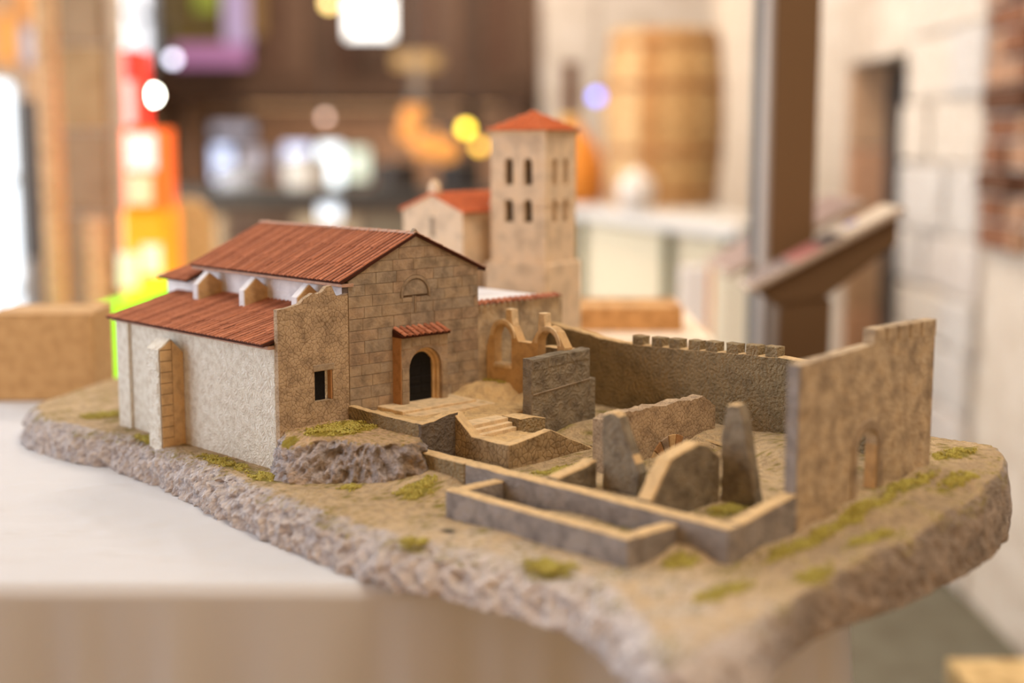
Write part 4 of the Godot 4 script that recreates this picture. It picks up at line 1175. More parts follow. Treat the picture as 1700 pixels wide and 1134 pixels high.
func tower_and_chapel():
	# ---- the bell tower stands turned a little from the church
	var tw := part("bell_tower", "square sandstone bell tower with red pyramid roof")
	tw.position = P(0.4345, 0.0, 0.131)
	tw.rotation_degrees.y = 15.0
	var w := 0.0690
	var st := begin()
	box(st, along_u(), -0.0055, 0.02, w + 0.0055, 0.1655, -0.0055, w + 0.0055, 0.002)
	build("tower_base", st, M.tower, tw)
	var flat := func(_x): return 0.3075
	var hole_cols := []
	for c in [0.31, 0.66]:
		hole_cols.append([c * w - 0.0054, c * w + 0.0054, [[0.2095, 0.2350, true], [0.2500, 0.2795, true]]])
	st = begin()
	holed(st, along_u(), 0.0, w, 0.16, flat, hole_cols, 0.0, 0.008)
	build("shaft_wall", st, M.tower, tw)
	st = begin()
	holed(st, along_v(), 0.0085, w, 0.16, flat, hole_cols, 0.0, 0.008)
	build("shaft_wall", st, M.tower, tw)
	st = begin()
	box(st, along_u(), 0.0085, 0.16, w, 0.3075, w - 0.008, w)
	box(st, along_v(), 0.0085, 0.16, w - 0.0085, 0.3075, w - 0.008, w)
	build("shaft_wall", st, M.tower, tw)
	st = begin()
	box(st, along_u(), 0.012, 0.165, w - 0.012, 0.3, 0.012, w - 0.012)
	build("belfry_void", st, M.dark, tw)
	for y in [0.2285]:
		for k in 4:
			var f := along_u() if k % 2 == 0 else along_v()
			var d0 := -0.0012 if k < 2 else w
			st = begin()
			for seg in [[-0.0012, 0.31 * w - 0.0056], [0.31 * w + 0.0056, 0.66 * w - 0.0056], [0.66 * w + 0.0056, w + 0.0012]]:
				box(st, f, seg[0], y, seg[1], y + 0.0022, d0, d0 + 0.0012)
			build("string_course", st, M.tower, tw)
	st = begin()
	box(st, along_u(), -0.0025, 0.3050, w + 0.0025, 0.3085, -0.0025, w + 0.0025, 0.0006)
	build("cornice", st, M.pale_stone, tw)
	st = begin()
	var e := 0.0045
	var c := [P(-e, 0.3085, -e), P(w + e, 0.3085, -e), P(w + e, 0.3085, w + e), P(-e, 0.3085, w + e)]
	var ap := P(w / 2, 0.3300, w / 2)
	var mid := P(w / 2, 0.3085, w / 2)
	for k in 4:
		tri(st, c[k], c[(k + 1) % 4], ap, (c[k] + c[(k + 1) % 4]) * 0.5 - mid + Vector3(0, 0.02, 0))
		tri(st, c[k], c[(k + 1) % 4], mid, Vector3.DOWN)
	var rf := build("tower_roof", st, M.tile_far, tw)
	for k in 4:
		for i in 9:
			st = begin()
			var t := (i + 0.5) / 9.0
			var a: Vector3 = c[k].lerp(c[(k + 1) % 4], t)
			var cut := absf(t - 0.5) * 2.0
			var m2: Vector3 = c[k].lerp(c[(k + 1) % 4], 0.5)
			var b: Vector3 = a + (ap - m2) * (1.0 - cut) * 0.96
			tile_run(st, a, b, (c[(k + 1) % 4] - c[k]).normalized(), 0.0029, maxi(1, int(6 * (1.0 - cut))), i)
			build("tile_row", st, M.tile_far, rf)
	# ---- the chapel behind the nave
	var cp := part("chapel", "pale gabled chapel with an orange tiled roof behind the nave")
	st = begin()
	extrude(st, along_v(), V2([0.2140, 0.02, 0.3180, 0.02, 0.3180, 0.2215, 0.2660, 0.2395, 0.2140, 0.2215]), 0.3900, 0.3985, 0.0006)
	build("gable_front", st, M.tower, cp)
	st = begin()
	extrude(st, along_v(), V2([0.2150, 0.02, 0.3170, 0.02, 0.3170, 0.2205, 0.2660, 0.2380, 0.2150, 0.2205]), 0.3985, 0.4800, 0.0)
	build("chapel_body", st, M.tower, cp)
	wall_v("slit_window", rect(0.2625, 0.190, 0.2695, 0.2130), 0.3893, 0.3905, M.ashlar_grey, "", cp, 0.0003)
	var bc := wall_v("bellcote", V2([0.2585, 0.2340, 0.2735, 0.2340, 0.2735, 0.2480, 0.2660, 0.2545, 0.2585, 0.2480]), 0.3905, 0.3985, M.tower, "small bell gable on the chapel roof", cp, 0.0006)
	roof("chapel_roof", "orange tiled chapel roof", P(0.3880, 0.2205, 0.2095), P(0.4830, 0.2205, 0.2095), P(0.3880, 0.2400, 0.2660), P(0.4830, 0.2400, 0.2660), 0.0085, 6, [M.tile_far], M.tile_far, cp)
	roof("chapel_roof", "orange tiled chapel roof", P(0.4830, 0.2205, 0.3225), P(0.3880, 0.2205, 0.3225), P(0.4830, 0.2400, 0.2660), P(0.3880, 0.2400, 0.2660), 0.0085, 6, [M.tile_far], M.tile_far, cp)

func moss():
	var r := RandomNumberGenerator.new()
	r.seed = 99
	var sp := SphereMesh.new()
	sp.radius = 1.0
	sp.height = 2.0
	sp.radial_segments = 5
	sp.rings = 2
	sp.material = M.moss
	var places := []
	var edge := noise(70.0, 66, 3)
	for i in range(0, MOSS.size(), 4):
		var area: float = MOSS[i + 2] * MOSS[i + 3]
		for k in int(area * 3.2e6):
			var a := r.randf() * TAU
			var d := sqrt(r.randf()) * r.randf_range(0.7, 1.0)
			var u: float = MOSS[i] + cos(a) * d * MOSS[i + 2]
			var v: float = MOSS[i + 1] + sin(a) * d * MOSS[i + 3]
			if edge.get_noise_2d(u, v) * 1.5 + 0.55 - d * 1.0 + r.randf_range(-0.2, 0.2) > 0.0:
				places.append([u, v, i])
	var mm := MultiMesh.new()
	mm.transform_format = MultiMesh.TRANSFORM_3D
	mm.use_colors = true
	mm.mesh = sp
	mm.instance_count = places.size()
	for k in places.size():
		var u: float = places[k][0]
		var v: float = places[k][1]
		var y := idw(GROUND, u, v)
		if places[k][2] == 16:
			y = 0.0632 + 0.07 * clampf(v + 0.05, 0, 0.05) * clampf(u * 14.0, 0, 1)
		elif u > 0.2 and u < 0.262 and v > -0.1:
			y = idw(YARD, u, v)
		var s := r.randf_range(0.0004, 0.0010)
		var b := Basis(Vector3(r.randf(), r.randf(), r.randf()).normalized(), r.randf() * TAU).scaled(Vector3(s, s * r.randf_range(0.8, 1.5), s))
		mm.set_instance_transform(k, Transform3D(b, P(u, y + r.randf_range(-0.0004, 0.0011), v)))
		mm.set_instance_color(k, Color(0.33, 0.285, 0.05).lerp(Color(0.50, 0.47, 0.13), r.randf()).lerp(Color(0.30, 0.20, 0.06), r.randf() * 0.5))
	var o := MultiMeshInstance3D.new()
	o.name = "moss"
	o.multimesh = mm
	o.set_meta("kind", "stuff")
	o.set_meta("label", "olive green flock moss")
	model.add_child(o, true)

# ==================================================================== things in the hall
func slab_at(x0: float, y0: float, x1: float, y1: float, z: float, depth: float, called: String, m: Material, parent: Node3D, c := 0.004, label := "") -> MeshInstance3D:
	var st := begin()
	var o := parent.position
	bx(st, Vector3(minf(x0, x1), minf(y0, y1), z - depth) - o, Vector3(maxf(x0, x1), maxf(y0, y1), z) - o, c)
	return build(called, st, m, parent, label)

func globe(called: String, o: Vector3, r: float, m: Material, parent: Node3D, squash := 1.0) -> MeshInstance3D:
	var st := begin()
	st.set_smooth_group(0)
	var prof := []
	for k in 13:
		var a := -PI / 2 + PI * k / 12.0
		prof.append_array([maxf(cos(a) * r, 0.0002), sin(a) * r * squash])
	lathe(st, prof, o, 16)
	return build(called, st, m, parent)

func hanging_lamp(label: String, p: Vector3, r: float, m: Material, group := "", light := Color.BLACK, energy := 0.0):
	var o := thing("pendant_lamp", label, "lamp", p, group)
	globe("bulb", Vector3.ZERO, r, m, o)
	var st := begin()
	lathe(st, [0.0001, r * 0.8, r * 0.5, r * 0.8, r * 0.4, r * 1.7, 0.0001, r * 1.75], Vector3.ZERO, 12)
	build("socket", st, M.steel, o)
	st = begin()
	lathe(st, [0.003, r * 1.7, 0.003, 3.4 - p.y], Vector3.ZERO, 6)
	build("cord", st, M.steel, o)
	if energy > 0.0:
		var l := OmniLight3D.new()
		l.name = "lamp_light"
		l.position = Vector3.ZERO
		l.light_color = light
		l.light_energy = energy
		l.light_size = r
		l.omni_range = 20.0
		l.omni_attenuation = 2.0
		l.shadow_enabled = true
		o.add_child(l)

func background():
	near_things()
	left_side()
	far_end()
	right_side()

func near_things():
	# cardboard box at the back of the table
	var kraft := mat("kraft_cardboard", Color(0.76, 0.62, 0.44), 0.9, T.plaster, 8.0)
	var b := thing("cardboard_box", "plain tan cardboard box standing behind the far end of the model", "box", Vector3(-0.541, TABLE, -1.645))
	b.rotation_degrees.y = 2.0
	var st := begin()
	bx(st, Vector3(-0.058, 0, -0.05), Vector3(0.058, 0.100, 0.05), 0.002)
	build("carton", st, kraft, b)
	for s in [-1, 1]:
		st = begin()
		bx(st, Vector3(-0.0575, 0.100, 0.001 if s > 0 else -0.0495), Vector3(0.0575, 0.1015, 0.0495 if s > 0 else -0.001), 0.0004)
		build("flap", st, kraft, b)
	st = begin()
	bx(st, Vector3(-0.058, 0.1016, -0.012), Vector3(0.058, 0.1020, 0.012), 0.0001)
	build("packing_tape", st, mat("packing_tape", Color(0.72, 0.60, 0.44), 0.4), b)
	# plinth with a shallow wooden box behind the boundary wall
	var white := mat("plinth_white", Color(0.90, 0.84, 0.76), 0.9)
	var pl := thing("white_plinth", "low-edged white plinth carrying the shallow wooden box behind the boundary wall", "plinth", Vector3(0.13, 0, -1.97))
	slab_at(0.02, 0.03, 0.255, 0.928, -1.83, 0.34, "plinth_body", white, pl, 0.004)
	slab_at(0.01, 0.928, 0.265, 0.940, -1.82, 0.36, "plinth_top", white, pl, 0.004)
	slab_at(0.04, 0.0, 0.235, 0.03, -1.82, 0.30, "plinth_foot", M.steel, pl, 0.002)
	var ow := mat("orange_wood", Color(0.80, 0.60, 0.38), 0.6, T.wood, 4.0)
	var ob := thing("wooden_box", "shallow orange brown wooden box on the white plinth behind the bell tower", "box", Vector3(0.12, 0.940, -1.95))
	for w in [[-0.09, -0.0, 0.112, 0.034, 0.055, 0.008], [-0.09, 0.0, 0.112, 0.034, -0.047, 0.008]]:
		st = begin()
		bx(st, Vector3(w[0], w[1], w[4] - w[5]), Vector3(w[2], w[3], w[4]), 0.001)
		build("box_side", st, ow, ob)
	for x in [-0.09, 0.104]:
		st = begin()
		bx(st, Vector3(x, 0, -0.047), Vector3(x + 0.008, 0.034, 0.047), 0.001)
		build("box_side", st, ow, ob)
	st = begin()
	bx(st, Vector3(-0.082, 0.022, -0.0465), Vector3(0.104, 0.030, 0.0465), 0.001)
	build("box_panel", st, mat("pale_board", Color(0.85, 0.68, 0.46), 0.7, T.wood, 3.0), ob)

func left_side():
	# pillar of brown blocks and the pale post beside it
	var pil := thing("block_pillar", "tall square pillar of large plain brown blocks beside the coloured glowing boxes", "pillar", Vector3(-1.02, 0, -3.45))
	var tones := [mat("brown_block", Color(0.61, 0.53, 0.425), 0.85, T.plaster, 2.0), mat("tan_block", Color(0.66, 0.565, 0.42), 0.85, T.plaster, 2.0)]
	var ys := [0.0, 0.40, 0.802, 1.018, 1.217, 1.420, 1.64, 2.05, 2.5, 2.95, 3.4]
	for k in ys.size() - 1:
		slab_at(-1.087, ys[k] + 0.004, -0.966, ys[k + 1] - 0.002, -3.4, 0.14, "stone_block", tones[1 if k == 4 else 0], pil, 0.006)
		slab_at(-0.966, ys[k] + 0.004, -0.956, ys[k + 1] - 0.002, -3.41, 0.12, "edge_strip", M.wall, pil, 0.002)
	slab_at(-1.08, 0.0, -0.97, 3.4, -3.41, 0.12, "core", M.wall, pil, 0.0)
	var po := thing("wooden_post", "slim pale wooden post in front of the brown block pillar", "post", Vector3(-1.037, 0, -3.2))
	slab_at(-1.060, 0.0, -1.018, 3.4, -3.18, 0.05, "shaft", mat("pale_wood", Color(0.82, 0.69, 0.52), 0.7, T.wood, 3.0), po, 0.004)
	slab_at(-1.075, 0.0, -1.003, 0.08, -3.165, 0.08, "foot", mat("pale_wood_foot", Color(0.74, 0.62, 0.46), 0.7, T.wood, 3.0), po, 0.004)
	var stub := thing("wooden_stand", "short pale upright board in front of the brown block pillar", "stand", Vector3(-0.97, 0, -3.2))
	slab_at(-0.975, 0.0, -0.925, 1.02, -3.2, 0.03, "board", mat("pale_board_stand", Color(0.84, 0.74, 0.60), 0.8, T.wood, 3.0), stub, 0.004)
	slab_at(-0.99, 0.0, -0.91, 0.03, -3.15, 0.13, "foot", mat("stand_foot", Color(0.6, 0.5, 0.4), 0.8), stub, 0.004)
	var dp := thing("dark_screen", "narrow dark grey standing screen next to the bright window", "screen", Vector3(-1.69, 0, -5.0))
	slab_at(-1.738, 0.775, -1.634, 1.336, -5.0, 0.04, "screen_panel", mat("dark_grey_cloth", Color(0.33, 0.31, 0.30), 0.9), dp, 0.004)
	slab_at(-1.70, 0.0, -1.675, 0.80, -5.0, 0.03, "stand_leg", M.steel, dp, 0.002)
	slab_at(-1.76, 0.0, -1.61, 0.02, -4.93, 0.18, "stand_foot", M.steel, dp, 0.004)
	# posters high on the window wall
	var pc := [[6.72, 6.88, 1.56, 1.78, Color(0.86, 0.58, 0.22), "small orange poster on the window wall, nearest the window"], [6.98, 7.16, 1.56, 1.74, Color(0.62, 0.62, 0.72), "small bluish grey poster on the window wall"], [6.98, 7.16, 1.78, 1.98, Color(0.78, 0.52, 0.25), "small amber poster above the bluish grey one"]]
	for p in pc:
		var o := thing("poster", p[5], "poster", Vector3(-2.39, p[2], -p[0]))
		var st := begin()
		bx(st, Vector3(-0.008, 0, p[0] - p[1]), Vector3(0.004, p[3] - p[2], 0), 0.002)
		build("poster_board", st, mat("poster_print", p[4], 0.8), o)
		st = begin()
		bx(st, Vector3(0.0041, 0.02, p[0] - p[1] + 0.02), Vector3(0.0046, p[3] - p[2] - 0.02, -0.02))
		build("poster_picture", st, mat("poster_picture", p[4].lightened(0.15), 0.8), o)
	# stack of coloured boxes, each given a glow of its own colour
	var specs := [
		["lime", Color(0.62, 1.0, 0.02), 1.15, -0.868, 0.40, -0.66, 0.868, "lime green glowing box with a sloping lid, lowest of the coloured stack"],
		["yellow", Color(1.0, 0.58, 0.05), 0.80, -0.834, 0.405, -0.736, 1.048, "yellow glowing box with pale pictures in the coloured stack"],
		["orange", Color(1.0, 0.42, 0.11), 0.90, -0.825, 1.048, -0.744, 1.222, "orange glowing box with white and yellow pictures in the coloured stack"],
		["red", Color(1.0, 0.20, 0.13), 0.80, -0.818, 1.222, -0.792, 1.385, "narrow red glowing box on top of the coloured stack"]]
	var base := thing("box_stand", "plain dark stand beneath the coloured glowing boxes", "stand", Vector3(-0.77, 0, -3.05))
	slab_at(-0.88, 0.0, -0.65, 0.399, -2.87, 0.30, "stand_body", M.steel, base, 0.006)
	slab_at(-0.90, 0.0, -0.63, 0.03, -2.85, 0.34, "stand_foot", M.steel, base, 0.004)
	for s in specs:
		var o := thing("glow_box", s[7], "light box", Vector3(-0.79, s[4], -2.885 if s[0] == "lime" else -3.0), "coloured glowing boxes")
		var g := glow("lit_" + s[0], s[1], s[2], s[1])
		if s[0] == "lime":
			var st := begin()
			extrude(st, [Vector3(0, 0, 0), Vector3(1, 0, 0), Vector3(0, 1, 0), Vector3(0, 0, -1)], V2([-0.082, 0.0, 0.13, 0.0, 0.13, 0.5, 0.11, 0.515, -0.074, 0.452]), 0.0, 0.10, 0.006)
			build("lit_case", st, g, o)
		else:
			slab_at(s[3], s[4], s[5], s[6], -3.0, 0.14, "lit_case", g, o, 0.01)
		slab_at(s[3] + 0.004, s[4] + 0.0005, s[5] - 0.004, s[4] + 0.004, o.position.z + 0.0015, 0.09, "rim", g, o, 0.001)
		if s[0] == "orange":
			slab_at(-0.814, 1.134, -0.752, 1.210, -2.998, 0.01, "picture", glow("lit_white", Color(1, 0.93, 0.88), 1.0), o, 0.002, "white picture on the orange box")
			slab_at(-0.813, 1.061, -0.763, 1.124, -2.998, 0.01, "picture", glow("lit_gold", Color(1, 0.68, 0.12), 1.0), o, 0.002, "yellow picture on the orange box")
		if s[0] == "yellow":
			slab_at(-0.843, 0.883, -0.798, 0.958, -2.998, 0.01, "picture", glow("lit_cream", Color(1, 0.86, 0.62), 0.7), o, 0.002, "cream picture on the yellow box")
			slab_at(-0.792, 0.913, -0.748, 0.977, -2.998, 0.01, "picture", glow("lit_cream", Color(1, 0.88, 0.70), 0.7), o, 0.002, "cream picture on the yellow box")
		if s[0] == "red":
			slab_at(-0.811, 1.228, -0.794, 1.32, -2.998, 0.01, "picture", glow("lit_pink", Color(1, 0.66, 0.58), 0.8), o, 0.002, "pink picture on the red box")
	# beige chair back
	var ch := thing("wooden_chair", "beige wooden chair with a rounded back beside the coloured glowing boxes", "chair", Vector3(-0.83, 0, -3.75))
	var beige := mat("beige_wood", Color(0.95, 0.79, 0.56), 0.6, T.wood, 3.0)
	var st2 := begin()
	var pts := PackedVector2Array([Vector2(-0.072, 0.55), Vector2(0.064, 0.55), Vector2(0.064, 1.0)])
	for k in 9:
		var a := PI * k / 8.0
		pts.append(Vector2(-0.004 + cos(a) * 0.06, 1.0 + sin(a) * 0.05))
	extrude(st2, [Vector3.ZERO, Vector3(1, 0, 0), Vector3(0, 1, 0), Vector3(0, 0, 1)], pts, 0.12, 0.135, 0.003)
	build("backrest", st2, beige, ch)
	st2 = begin()
	bx(st2, Vector3(-0.075, 0.44, -0.06), Vector3(0.07, 0.47, 0.14), 0.005)
	build("seat", st2, beige, ch)
	for x in [-0.07, 0.05]:
		for z in [-0.055, 0.115]:
			st2 = begin()
			bx(st2, Vector3(x, 0, z), Vector3(x + 0.016, 0.56 if z > 0 else 0.44, z + 0.016), 0.002)
			build("leg", st2, beige, ch)

func far_end():
	# timber gallery
	var timber := [mat("dark_timber", Color(0.31, 0.235, 0.185), 0.8, T.wood, 2.0), mat("brown_timber", Color(0.38, 0.295, 0.24), 0.8, T.wood, 2.0), mat("red_timber", Color(0.34, 0.25, 0.20), 0.8, T.wood, 2.0)]
	var ga := thing("timber_gallery", "dark brown timber gallery across the far end of the hall", "gallery", Vector3(-1.0, 0, -9.5))
	for k in 15:
		var x := -2.35 + k * 0.168
		slab_at(x, 1.62, x + 0.162, 2.6, -9.5 - 0.004 * (k % 3), 0.04, "gallery_plank", timber[(k * 5) % 3], ga, 0.004)
	slab_at(-2.38, 1.44, 0.17, 1.63, -9.40, 0.16, "gallery_beam", timber[0], ga, 0.01)
	slab_at(-2.38, 2.58, 0.17, 2.66, -9.42, 0.14, "gallery_rail", timber[1], ga, 0.008)
	slab_at(-2.38, 1.46, 0.17, 1.50, -9.56, 0.30, "gallery_floor", timber[1], ga, 0.004)
	for x in [-2.34, -0.32, 0.10]:
		slab_at(x, 0.0, x + 0.1, 1.46, -9.6, 0.1, "gallery_post", timber[0], ga, 0.006)
	# lit panel with a purple border hung on the gallery
	var pp := thing("framed_panel", "lit panel with a purple border and olive squares hung on the gallery", "panel", Vector3(-1.92, 1.62, -9.3))
	var purple := glow("lit_purple", Color(0.66, 0.44, 0.64), 0.42, Color(0.45, 0.3, 0.45))
	var lilac := glow("lit_lilac", Color(0.72, 0.66, 0.84), 0.5, Color(0.45, 0.4, 0.5))
	slab_at(-2.168, 1.660, -1.692, 1.804, -9.2, 0.05, "border", purple, pp, 0.004)
	slab_at(-1.846, 1.804, -1.679, 2.300, -9.2, 0.05, "border", lilac, pp, 0.004)
	slab_at(-2.233, 1.804, -1.832, 2.300, -9.22, 0.05, "backing", mat("olive_backing", Color(0.30, 0.26, 0.10), 0.8), pp, 0.004)
	for k in 3:
		for j in 3:
			var x := -2.255 + k * 0.125
			var y := 1.86 + j * 0.11
			slab_at(x + 0.01, y + 0.01, x + 0.115, y + 0.1, -9.205, 0.02, "pane", glow("lit_olive", Color(0.42, 0.33, 0.09) if (k + j) % 2 else Color(0.26, 0.20, 0.06), 0.35, Color(0.25, 0.2, 0.08)), pp, 0.002)
	slab_at(-2.029, 1.999, -1.868, 2.223, -9.18, 0.02, "picture", glow("lit_green", Color(0.62, 0.70, 0.20), 0.5, Color(0.3, 0.3, 0.1)), pp, 0.002, "light green picture in the lit panel")
	slab_at(-1.691, 1.850, -1.587, 2.300, -9.2, 0.05, "border", glow("lit_ochre", Color(0.55, 0.40, 0.15), 0.4, Color(0.3, 0.22, 0.1)), pp, 0.004)
	# glowing lantern box high on the gallery
	var lb := thing("lantern", "white glowing lantern box hung high on the gallery", "lantern", Vector3(-0.93, 1.80, -9.25))
	slab_at(-1.062, 1.842, -0.768, 2.151, -9.2, 0.1, "lit_case", glow("lit_lantern", Color(1.0, 1.0, 0.98), 3.0), lb, 0.02)
	slab_at(-1.09, 2.10, -0.77, 2.14, -9.19, 0.12, "lantern_cap", M.steel, lb, 0.004)
	slab_at(-0.945, 2.14, -0.925, 3.4, -9.24, 0.02, "hanger", M.steel, lb, 0.002)
	var sh := thing("lamp_shade", "pale straw coloured lamp shade hanging before the gallery beam", "lamp", Vector3(-0.57, 1.66, -8.6))
	var st := begin()
	lathe(st, [0.15, -0.04, 0.15, 0.045, 0.145, 0.045, 0.145, -0.04, 0.15, -0.04], Vector3.ZERO, 24)
	build("shade", st, glow("lit_straw", Color(0.80, 0.62, 0.34), 0.35, Color(0.6, 0.5, 0.35)), sh)
	st = begin()
	lathe(st, [0.03, -0.26, 0.03, -0.03], Vector3.ZERO, 12)
	build("stem", st, mat("pewter", Color(0.55, 0.50, 0.45), 0.6), sh)
	st = begin()
	lathe(st, [0.006, 0.0, 0.006, 1.74], Vector3.ZERO, 8)
	build("cord", st, M.steel, sh)
	# bright panes of the far wall under the gallery
	var glass := [glow("pane_blue", Color(0.80, 0.86, 1.0), 2.0), glow("pane_white", Color(0.90, 0.97, 1.0), 2.8), glow("pane_green", Color(0.78, 0.88, 0.80), 1.5), glow("pane_grey", Color(0.68, 0.68, 0.76), 0.9)]
	var wn := 5
	for p in [[-2.311, 0.879, -2.155, 1.145, 0], [-2.104, 0.971, -1.905, 1.127, 3], [-1.763, 0.879, -1.549, 1.155, 0], [-1.495, 0.842, -1.313, 1.155, 1], [-1.271, 0.888, -1.110, 1.127, 2], [-1.500, 0.573, -1.338, 0.759, 0], [-2.310, 1.219, -1.984, 1.310, 3]]:
		st = begin()
		bx(st, Vector3(p[0] - 0.02, p[1] - 0.02, -11.0), Vector3(p[2] + 0.02, p[1], -10.92), 0.003)
		bx(st, Vector3(p[0] - 0.02, p[3], -11.0), Vector3(p[2] + 0.02, p[3] + 0.02, -10.92), 0.003)
		bx(st, Vector3(p[0] - 0.02, p[1], -11.0), Vector3(p[0], p[3], -10.92), 0.003)
		bx(st, Vector3(p[2], p[1], -11.0), Vector3(p[2] + 0.02, p[3], -10.92), 0.003)
		var wo := struct("window_%d" % wn, st, M.steel)
		wn += 1
		st = begin()
		bx(st, Vector3(p[0], p[1], -10.99), Vector3(p[2], p[3], -10.95))
		build("window_pane", st, glass[p[4]], wo)
	# pale wall behind the glass bottle
	st = begin()
	bx(st, Vector3(0.18, 0.0, -8.7), Vector3(1.2, 3.4, -8.55))
	struct("trim_1", st, mat("white_partition", Color(0.74, 0.715, 0.69), 0.9, T.plaster, 0.8))
	# long counter
	var co := thing("counter", "long dark counter with a metal top under the bright panes", "counter", Vector3(-0.85, 0, -6.7))
	slab_at(-1.66, 0.06, -0.06, 0.90, -6.55, 0.5, "counter_body", mat("counter_brown", Color(0.40, 0.33, 0.27), 0.7, T.wood, 1.0), co, 0.006)
	slab_at(-1.70, 0.90, -0.02, 0.965, -6.50, 0.6, "counter_top", mat("dark_metal", Color(0.22, 0.21, 0.20), 0.45), co, 0.006)
	slab_at(-1.64, 0.0, -0.08, 0.06, -6.6, 0.4, "plinth_strip", M.steel, co, 0.002)
	for k in 5:
		slab_at(-1.62 + k * 0.31, 0.12, -1.34 + k * 0.31, 0.84, -6.54, 0.02, "counter_panel", mat("counter_panel", [Color(0.58, 0.50, 0.40), Color(0.26, 0.19, 0.15), Color(0.60, 0.54, 0.45), Color(0.40, 0.36, 0.30), Color(0.62, 0.54, 0.44)][k], 0.7), co, 0.006)
	slab_at(-0.894, 0.825, -0.795, 0.936, -6.53, 0.02, "added_glow_panel", glow("counter_glow_panel", Color(0.86, 0.93, 1.0), 1.6), co, 0.004, "small glowing white panel added to the counter front")  # glowing panel added to give a bright spot on the counter
	for j in [[-1.30, 0.10, "squat grey storage tin at the dark counter's window end", Color(0.55, 0.55, 0.58)], [-0.98, 0.14, "pale grey storage tin in the middle of the dark counter", Color(0.70, 0.68, 0.66)], [-0.55, 0.12, "dark storage tin under the amber lamps", Color(0.22, 0.20, 0.19)], [-0.25, 0.12, "black storage tin at the chapel end of the counter", Color(0.18, 0.17, 0.17)]]:
		var o := thing("storage_tin", j[2], "tin", Vector3(j[0], 0.965, -6.75), "tins on the counter")
		st = begin()
		lathe(st, [0.0001, 0.0, 0.1, 0.0, 0.105, 0.01, 0.105, j[1] - 0.02, 0.1, j[1] - 0.01, 0.0001, j[1] - 0.01], Vector3.ZERO, 20)
		build("tin_body", st, mat("tin_paint", j[3], 0.5), o)
		st = begin()
		lathe(st, [0.107, j[1] - 0.018, 0.107, j[1], 0.02, j[1] + 0.005, 0.015, j[1] + 0.02, 0.0001, j[1] + 0.022], Vector3.ZERO, 20)
		build("lid", st, mat("tin_lid", j[3].darkened(0.2), 0.5), o)
	# bulbs and lamps
	hanging_lamp("brilliant white bare bulb above the coloured glowing boxes", Vector3(-1.512, 1.381, -6.0), 0.022, glow("bulb_white", Color(1.0, 1.0, 0.92), 60.0), "", Color(1.0, 0.98, 0.9), 1.2)
	hanging_lamp("dim grey-white bare bulb just above the brilliant one", Vector3(-1.657, 1.585, -7.0), 0.022, glow("bulb_grey", Color(0.9, 0.9, 1.0), 7.0))
	hanging_lamp("small warm yellow bulb beside the white lantern box", Vector3(-1.014, 1.945, -8.0), 0.03, glow("bulb_warm", Color(1.0, 0.85, 0.45), 7.0))
	hanging_lamp("bright lemon yellow bulb left of the bell tower's roof", Vector3(-0.228, 1.25, -7.0), 0.024, glow("bulb_lemon", Color(1.0, 0.85, 0.08), 11.0))
	hanging_lamp("dimmer yellow bulb half hidden by the bell tower", Vector3(-0.165, 1.162, -7.15), 0.024, glow("bulb_gold", Color(1.0, 0.75, 0.10), 7.0))
	hanging_lamp("faint white bulb before the far panes", Vector3(-1.05, 1.317, -8.0), 0.02, glow("bulb_faint", Color(1.0, 0.8, 0.7), 4.0))
	hanging_lamp("blue spot bulb beside the dark bottle neck", Vector3(0.414, 1.405, -7.0), 0.026, glow("bulb_blue", Color(0.22, 0.42, 1.0), 6.0))
	for a in [[-0.445, 1.30, -6.40, "amber glass globe lamp hanging highest over the dark counter"], [-0.475, 1.235, -6.56, "amber glass globe lamp just below the highest one"], [-0.385, 1.172, -6.24, "low amber glass globe lamp above the chapel roof"], [-0.300, 1.150, -6.38, "lowest amber glass globe lamp, next to the bell tower"], [-0.335, 1.195, -6.58, "amber glass globe lamp between the two lowest ones"]]:
		hanging_lamp(a[3], Vector3(a[0], a[1], a[2]), 0.056, glow("amber_globe", Color(1.0, 0.66, 0.28), 1.25, Color(0.45, 0.25, 0.1)), "amber globe lamps")

